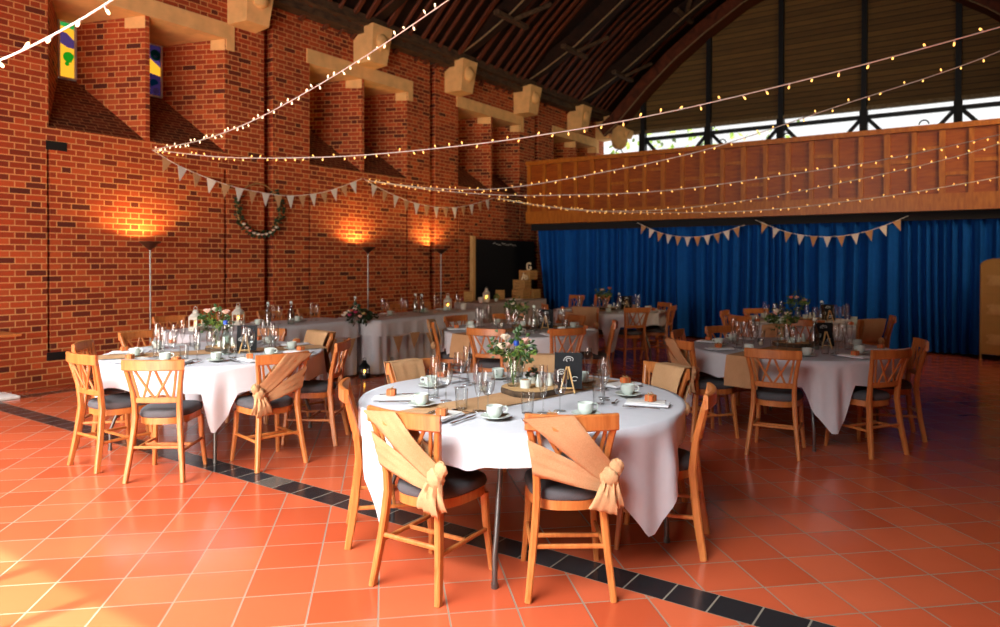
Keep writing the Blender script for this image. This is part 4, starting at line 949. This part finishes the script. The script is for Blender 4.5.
# ------------------------------------------------------------------ floor lamps, wreath, bunting
def mk_lamp():
    t = empty('floor_lamp'); m = MB(); m.lathe([(.13, 0), (.13, .012), (.03, .03), (.012, .035)], n=24); m.build('base', M['silver'], t, 40); m = MB(); m.lathe([(.011, .03), (.011, 1.7)], n=10); m.build('pole', M['silver'], t, True)
    m = MB(); m.lathe([(.012, 1.69), (.03, 1.705), (.07, 1.74), (.14, 1.80), (.137, 1.803), (.068, 1.748), (.012, 1.715)], n=24); m.build('bowl_shade', M['silver'], t, True); m = MB(); m.sphere((0, 0, 1.755), .022, 8, 6); m.build('bulb', emit('lamp_bulb', '#ffb860', 30, False) if 'lampb' not in D.materials else D.materials['lampb'], t, True); return t
LAMPS = [(.34, 5.14, 'leftmost'), (.34, 9.16, 'middle'), (.34, 11.22, 'rightmost')]
for x, y, wd in LAMPS:
    place('lamp', mk_lamp, (x, y, 0), 0, 'lit steel uplighter floor lamp against the brick wall, %s of the three' % wd, 'floor lamp', 'uplighter floor lamps')
t = empty('flower_hoop', (.075, 7.05, 2.36)); tag(t, 'flower and ivy hoop hanging on the brick pier under the bunting', 'wreath')
m = MB(); m.tube([(0, .40*cos(a), .40*sin(a)) for a in [2*PI*q/40 for q in range(40)]], .009, 6, True); m.build('hoop', M['cane'], t, True)
m = MB(); random.seed(3)
for q in range(60): a = R_(-205+250*q/59); r_ = .40; leaf_blob(m, (.02, r_*cos(a), r_*sin(a)), .045, 5, .05)
m.build('foliage', M['leafd'], t)
for q, c in enumerate(['cream', 'pink', 'coral', 'cream', 'cream', 'pink', 'cream', 'cream', 'pink', 'cream']): a = R_(-142+11*q); m = MB(); rose(m, (.05, .40*cos(a), .40*sin(a)), .034); m.build('rose', M[c], t)
# camera model of this place: where on the plane x = c a wall point sits was measured; anchors below are in metres
BX = .18
bunting('wall_bunting', [(BX, 5.26, 3.05), (BX, 5.64, 2.88), (BX, 6.13, 2.74), (BX, 6.65, 2.645), (BX, 7.4, 2.60), (BX, 7.97, 2.66), (BX, 8.5, 2.79), (BX, 9.17, 3.04)], 16, .155, .21, 'burlap and white bunting on the brick wall, the nearer swag by the flower hoop', 0, PI/2)
bunting('wall_bunting', [(BX, 9.22, 3.04), (BX, 9.5, 2.94), (BX, 10.0, 2.81), (BX, 10.6, 2.70), (BX, 11.4, 2.66), (BX, 12.2, 2.74), (BX, 13.32, 3.0)], 13, .16, .23, 'burlap and white bunting on the brick wall, the farther swag by the third lamp', 1, PI/2)
bunting('curtain_bunting', [(3.52, 13.72, 2.36), (4.05, 13.72, 2.13), (4.6, 13.72, 2.04), (5.15, 13.72, 2.09), (5.7, 13.72, 2.25)], 11, .13, .19, 'burlap and white bunting before the blue curtain, left of two', 0)
bunting('curtain_bunting', [(5.90, 13.72, 2.34), (6.5, 13.72, 2.09), (7.17, 13.72, 2.0), (7.8, 13.72, 2.09), (8.4, 13.72, 2.33)], 11, .13, .19, 'burlap and white bunting before the blue curtain, right of two', 0)

# ------------------------------------------------------------------ fairy lights
def bulb_proto():
    m = MB(); m.mi = 0; m.tube([(0, 0, 0), (0, 0, .020)], .0055, 6); m.mi = 1; m.lathe([(.0055, .018), (.0068, .022), (.0066, .036), (.001, .041)], n=6); return m
_bm = [None]
def fairy(P, Q, zs, lab, pale=False, sp=.17, r=.005, t0=0, t1=1, bs=1.0):
    """string of lights from P to Q in plan; zs: (t, z) samples fitted by a parabola-like spline"""
    P, Q = Vector(P), Vector(Q); zs = sorted(zs)
    def z(t):
        for i in range(len(zs)-1):
            if t <= zs[i+1][0] or i == len(zs)-2:
                p0, p1, p2, p3 = zs[max(i-1, 0)], zs[i], zs[i+1], zs[min(i+2, len(zs)-1)]
                h = p2[0]-p1[0]; u = (t-p1[0])/h
                m1 = (p2[1]-p0[1])/(p2[0]-p0[0])*h; m2 = (p3[1]-p1[1])/(p3[0]-p1[0])*h
                return (2*u**3-3*u*u+1)*p1[1]+(u**3-2*u*u+u)*m1+(-2*u**3+3*u*u)*p2[1]+(u**3-u*u)*m2
    pts = []
    N = 80
    for i in range(N+1):
        t = t0+(t1-t0)*i/N; p = P.lerp(Q, t); pts.append(Vector((p.x, p.y, z(t))))
    o = empty('fairy_lights', pts[0]); tag(o, lab, 'string lights'); c = pts[0]; m = MB(); m.tube([p-c for p in pts], r, 5); m.build('cable', M['cable'], o, True)
    L = [0]
    for a, b_ in zip(pts, pts[1:]): L.append(L[-1]+(b_-a).length)
    n = min(99, int(L[-1]/sp))
    if _bm[0] is None: _bm[0] = bulb_proto().build('bulb', [M['cable'], M['bulb']], o, True); first = _bm[0]; me = first.data
    else: first = None; me = _bm[0].data
    if pale and 'palebulb' not in D.meshes: mm = me.copy(); mm.name = 'palebulb'; mm.materials[1] = M['bulbw']
    for k in range(n):
        s = L[-1]*(k+.5)/n+random.uniform(-.02, .02); i = next((i for i in range(N) if L[i+1] >= s), N-1); u = (s-L[i])/(L[i+1]-L[i]); p = pts[i].lerp(pts[i+1], u)-c
        if first is not None and k == 0: q = first
        else: q = _bm[0].copy(); COL.objects.link(q); q.parent = o
        if pale: q.data = D.meshes['palebulb']
        up = random.random() < .35; q.location = p; q.scale = (bs,)*3; q.rotation_euler = ((0 if up else PI)+random.uniform(-.7, .7), random.uniform(-.7, .7), random.uniform(0, 6))
    return o
FL = [
 ((.06, 5.36), (11.8, 5.2), [(0, 3.07), (.1396, 2.835), (.2896, 2.69), (.3915, 2.643), (.5234, 2.641), (.6528, 2.728), (.8096, 2.965), (1.0, 3.374)], 'fairy lights from the near end of the wall bunting, topmost string at right', False, 1),
 ((.06, 9.4), (11.8, 7.2), [(0, 3.04), (.154, 2.765), (.2922, 2.64), (.4476, 2.714), (.5731, 2.847), (.6994, 3.13), (.8114, 3.40), (1.0, 4.16)], 'fairy lights from the middle wall anchor rising over the gallery windows, second string at right', False, 1),
 ((.06, 9.4), (11.8, 9.6), [(0, 3.04), (.128, 2.788), (.2515, 2.621), (.3512, 2.563), (.4724, 2.54), (.5858, 2.622), (.754, 2.831), (1.0, 3.42)], 'fairy lights from the middle wall anchor across the gallery panels, third string at right', False, 1),
 ((.06, 13.6), (11.8, 11.0), [(0, 3.03), (.1114, 2.788), (.2317, 2.60), (.3613, 2.52), (.523, 2.597), (.6809, 2.82), (.7955, 3.062), (1.0, 3.75)], 'fairy lights from the far wall anchor across the gallery panels, fourth string at right', False, 1),
 ((.06, 13.6), (11.8, 12.6), [(0, 3.02), (.1015, 2.794), (.2145, 2.615), (.3403, 2.52), (.5033, 2.47), (.6594, 2.575), (.8165, 2.81), (1.0, 3.231)], 'fairy lights sagging lowest along the bottom rail of the gallery', False, 1),
 ((.06, 5.36), (6.6, 3.75), [(0, 3.08), (.282, 2.974), (.4863, 2.98), (.6838, 3.071), (.8514, 3.193), (1.0, 3.335), (1.3, 3.62)], 'fairy lights climbing steeply from the near wall anchor towards the roof', True, 1.3),
 ((5.0, .6), (7.8, 2.2), [(0, 2.02), (.2, 2.17), (.4086, 2.378), (.4835, 2.48), (.5599, 2.612), (.8, 3.1), (1.0, 3.6)], 'nearest fairy lights cutting across the top left corner', True, 1),
]
for P_f, Q_f, zs_f, lab_f, pale_f, t1_f in FL: fairy(P_f, Q_f, zs_f, lab_f, pale_f, .16 if not pale_f else .13, .0052 if not pale_f else .0048, 0, t1_f)

# ------------------------------------------------------------------ small pub table at the left edge
t = empty('side_table', (-.0, 0, 0)); t.location = (.36, 3.20, 0); tag(t, 'small wooden side table with steel base at the left edge of the picture', 'table')
m = MB(); m.bevbox((0, 0, .715), (.5, .62, .03), .006); m.build('tabletop', M['oak'], t); m = MB(); m.tube([(0, 0, .02), (0, 0, .70)], .03, 12); m.build('pedestal', M['blackmetal'], t, True); m = MB(); m.bevbox((.0, .03, .015), (.42, .56, .03), .006); m.build('base_plate', M['cardw'], t)

# ------------------------------------------------------------------ light
def area(name, loc, rot, sx, sy, power, color, spread=PI):
    l = D.lights.new(name, 'AREA'); l.shape = 'RECTANGLE'; l.size = sx; l.size_y = sy; l.energy = power; l.color = color; l.spread = spread
    o = D.objects.new(name, l); COL.objects.link(o); o.location = loc; o.rotation_euler = rot; return o
area('daylight_doors', ((DX0+DX1)/2, Y0-.1, 1.4), (R_(98), 0, R_(29)), DX1-DX0, 2.6, 300, (1, .91, .82), R_(104))
area('daylight_high_window', ((HX0+HX1)/2, Y0-.1, 4.65), (R_(28), 0, R_(-2)), HX1-HX0, 2.6, 1060, (.92, .96, 1), R_(77))
area('added_gallery_fill', (W+.1, 11.2, 4.4), (R_(80), 0, R_(90-28)), 3.0, 1.5, 120, (1, .72, .42), R_(130))  # added warm light, brightens the right end of the gallery from out of view
for x, y, wd in LAMPS:
    l = D.lights.new('lamp_uplight', 'SPOT'); l.energy = 55; l.color = (1, .58, .20); l.spot_size = R_(166); l.spot_blend = .5; l.shadow_soft_size = .05
    o = D.objects.new('lamp_uplight', l); COL.objects.link(o); o.location = (x-.09, y, 1.812); o.rotation_euler = (PI, 0, 0)
s = D.lights.new('sun', 'SUN'); s.energy = 22; s.angle = R_(.6); s.color = (1, .93, .82); so = D.objects.new('sun', s); COL.objects.link(so)
sd = Vector((.06, 3.95, -2.7)).normalized(); so.rotation_euler = sd.to_track_quat('-Z', 'Y').to_euler()
wd_ = D.worlds.new('sky'); SC.world = wd_; wd_.use_nodes = True; bg = wd_.node_tree.nodes['Background']; bg.inputs[0].default_value = (1, 1, 1, 1); bg.inputs[1].default_value = 1.2

# ------------------------------------------------------------------ camera
cam = D.cameras.new('camera'); co = D.objects.new('camera', cam); COL.objects.link(co); SC.camera = co
cam.sensor_width = 36; cam.sensor_fit = 'HORIZONTAL'; cam.lens = 710.34*36/1000; cam.shift_x = 0; cam.shift_y = -(313.5-268.4)/1000
co.matrix_world = Matrix.Translation((9.52, 0, 1.55)) @ Matrix.Rotation(R_(34.536), 4, 'Z') @ Matrix.Rotation(R_(90-.566), 4, 'X') @ Matrix.Rotation(R_(.126), 4, 'Z')
cam.clip_start = .05; cam.clip_end = 200
cam.dof.use_dof = True; cam.dof.focus_distance = 3.9; cam.dof.aperture_fstop = 2.2
vs_ = SC.view_settings; vs_.view_transform = 'Standard'; vs_.look = 'None'; vs_.gamma = 1; vs_.exposure = 0; vs_.use_curve_mapping = False
cy_ = SC.cycles; cy_.use_denoising = True; cy_.sample_clamp_indirect = 4; cy_.max_bounces = 8; cy_.transparent_max_bounces = 24; cy_.caustics_reflective = False; cy_.caustics_refractive = False
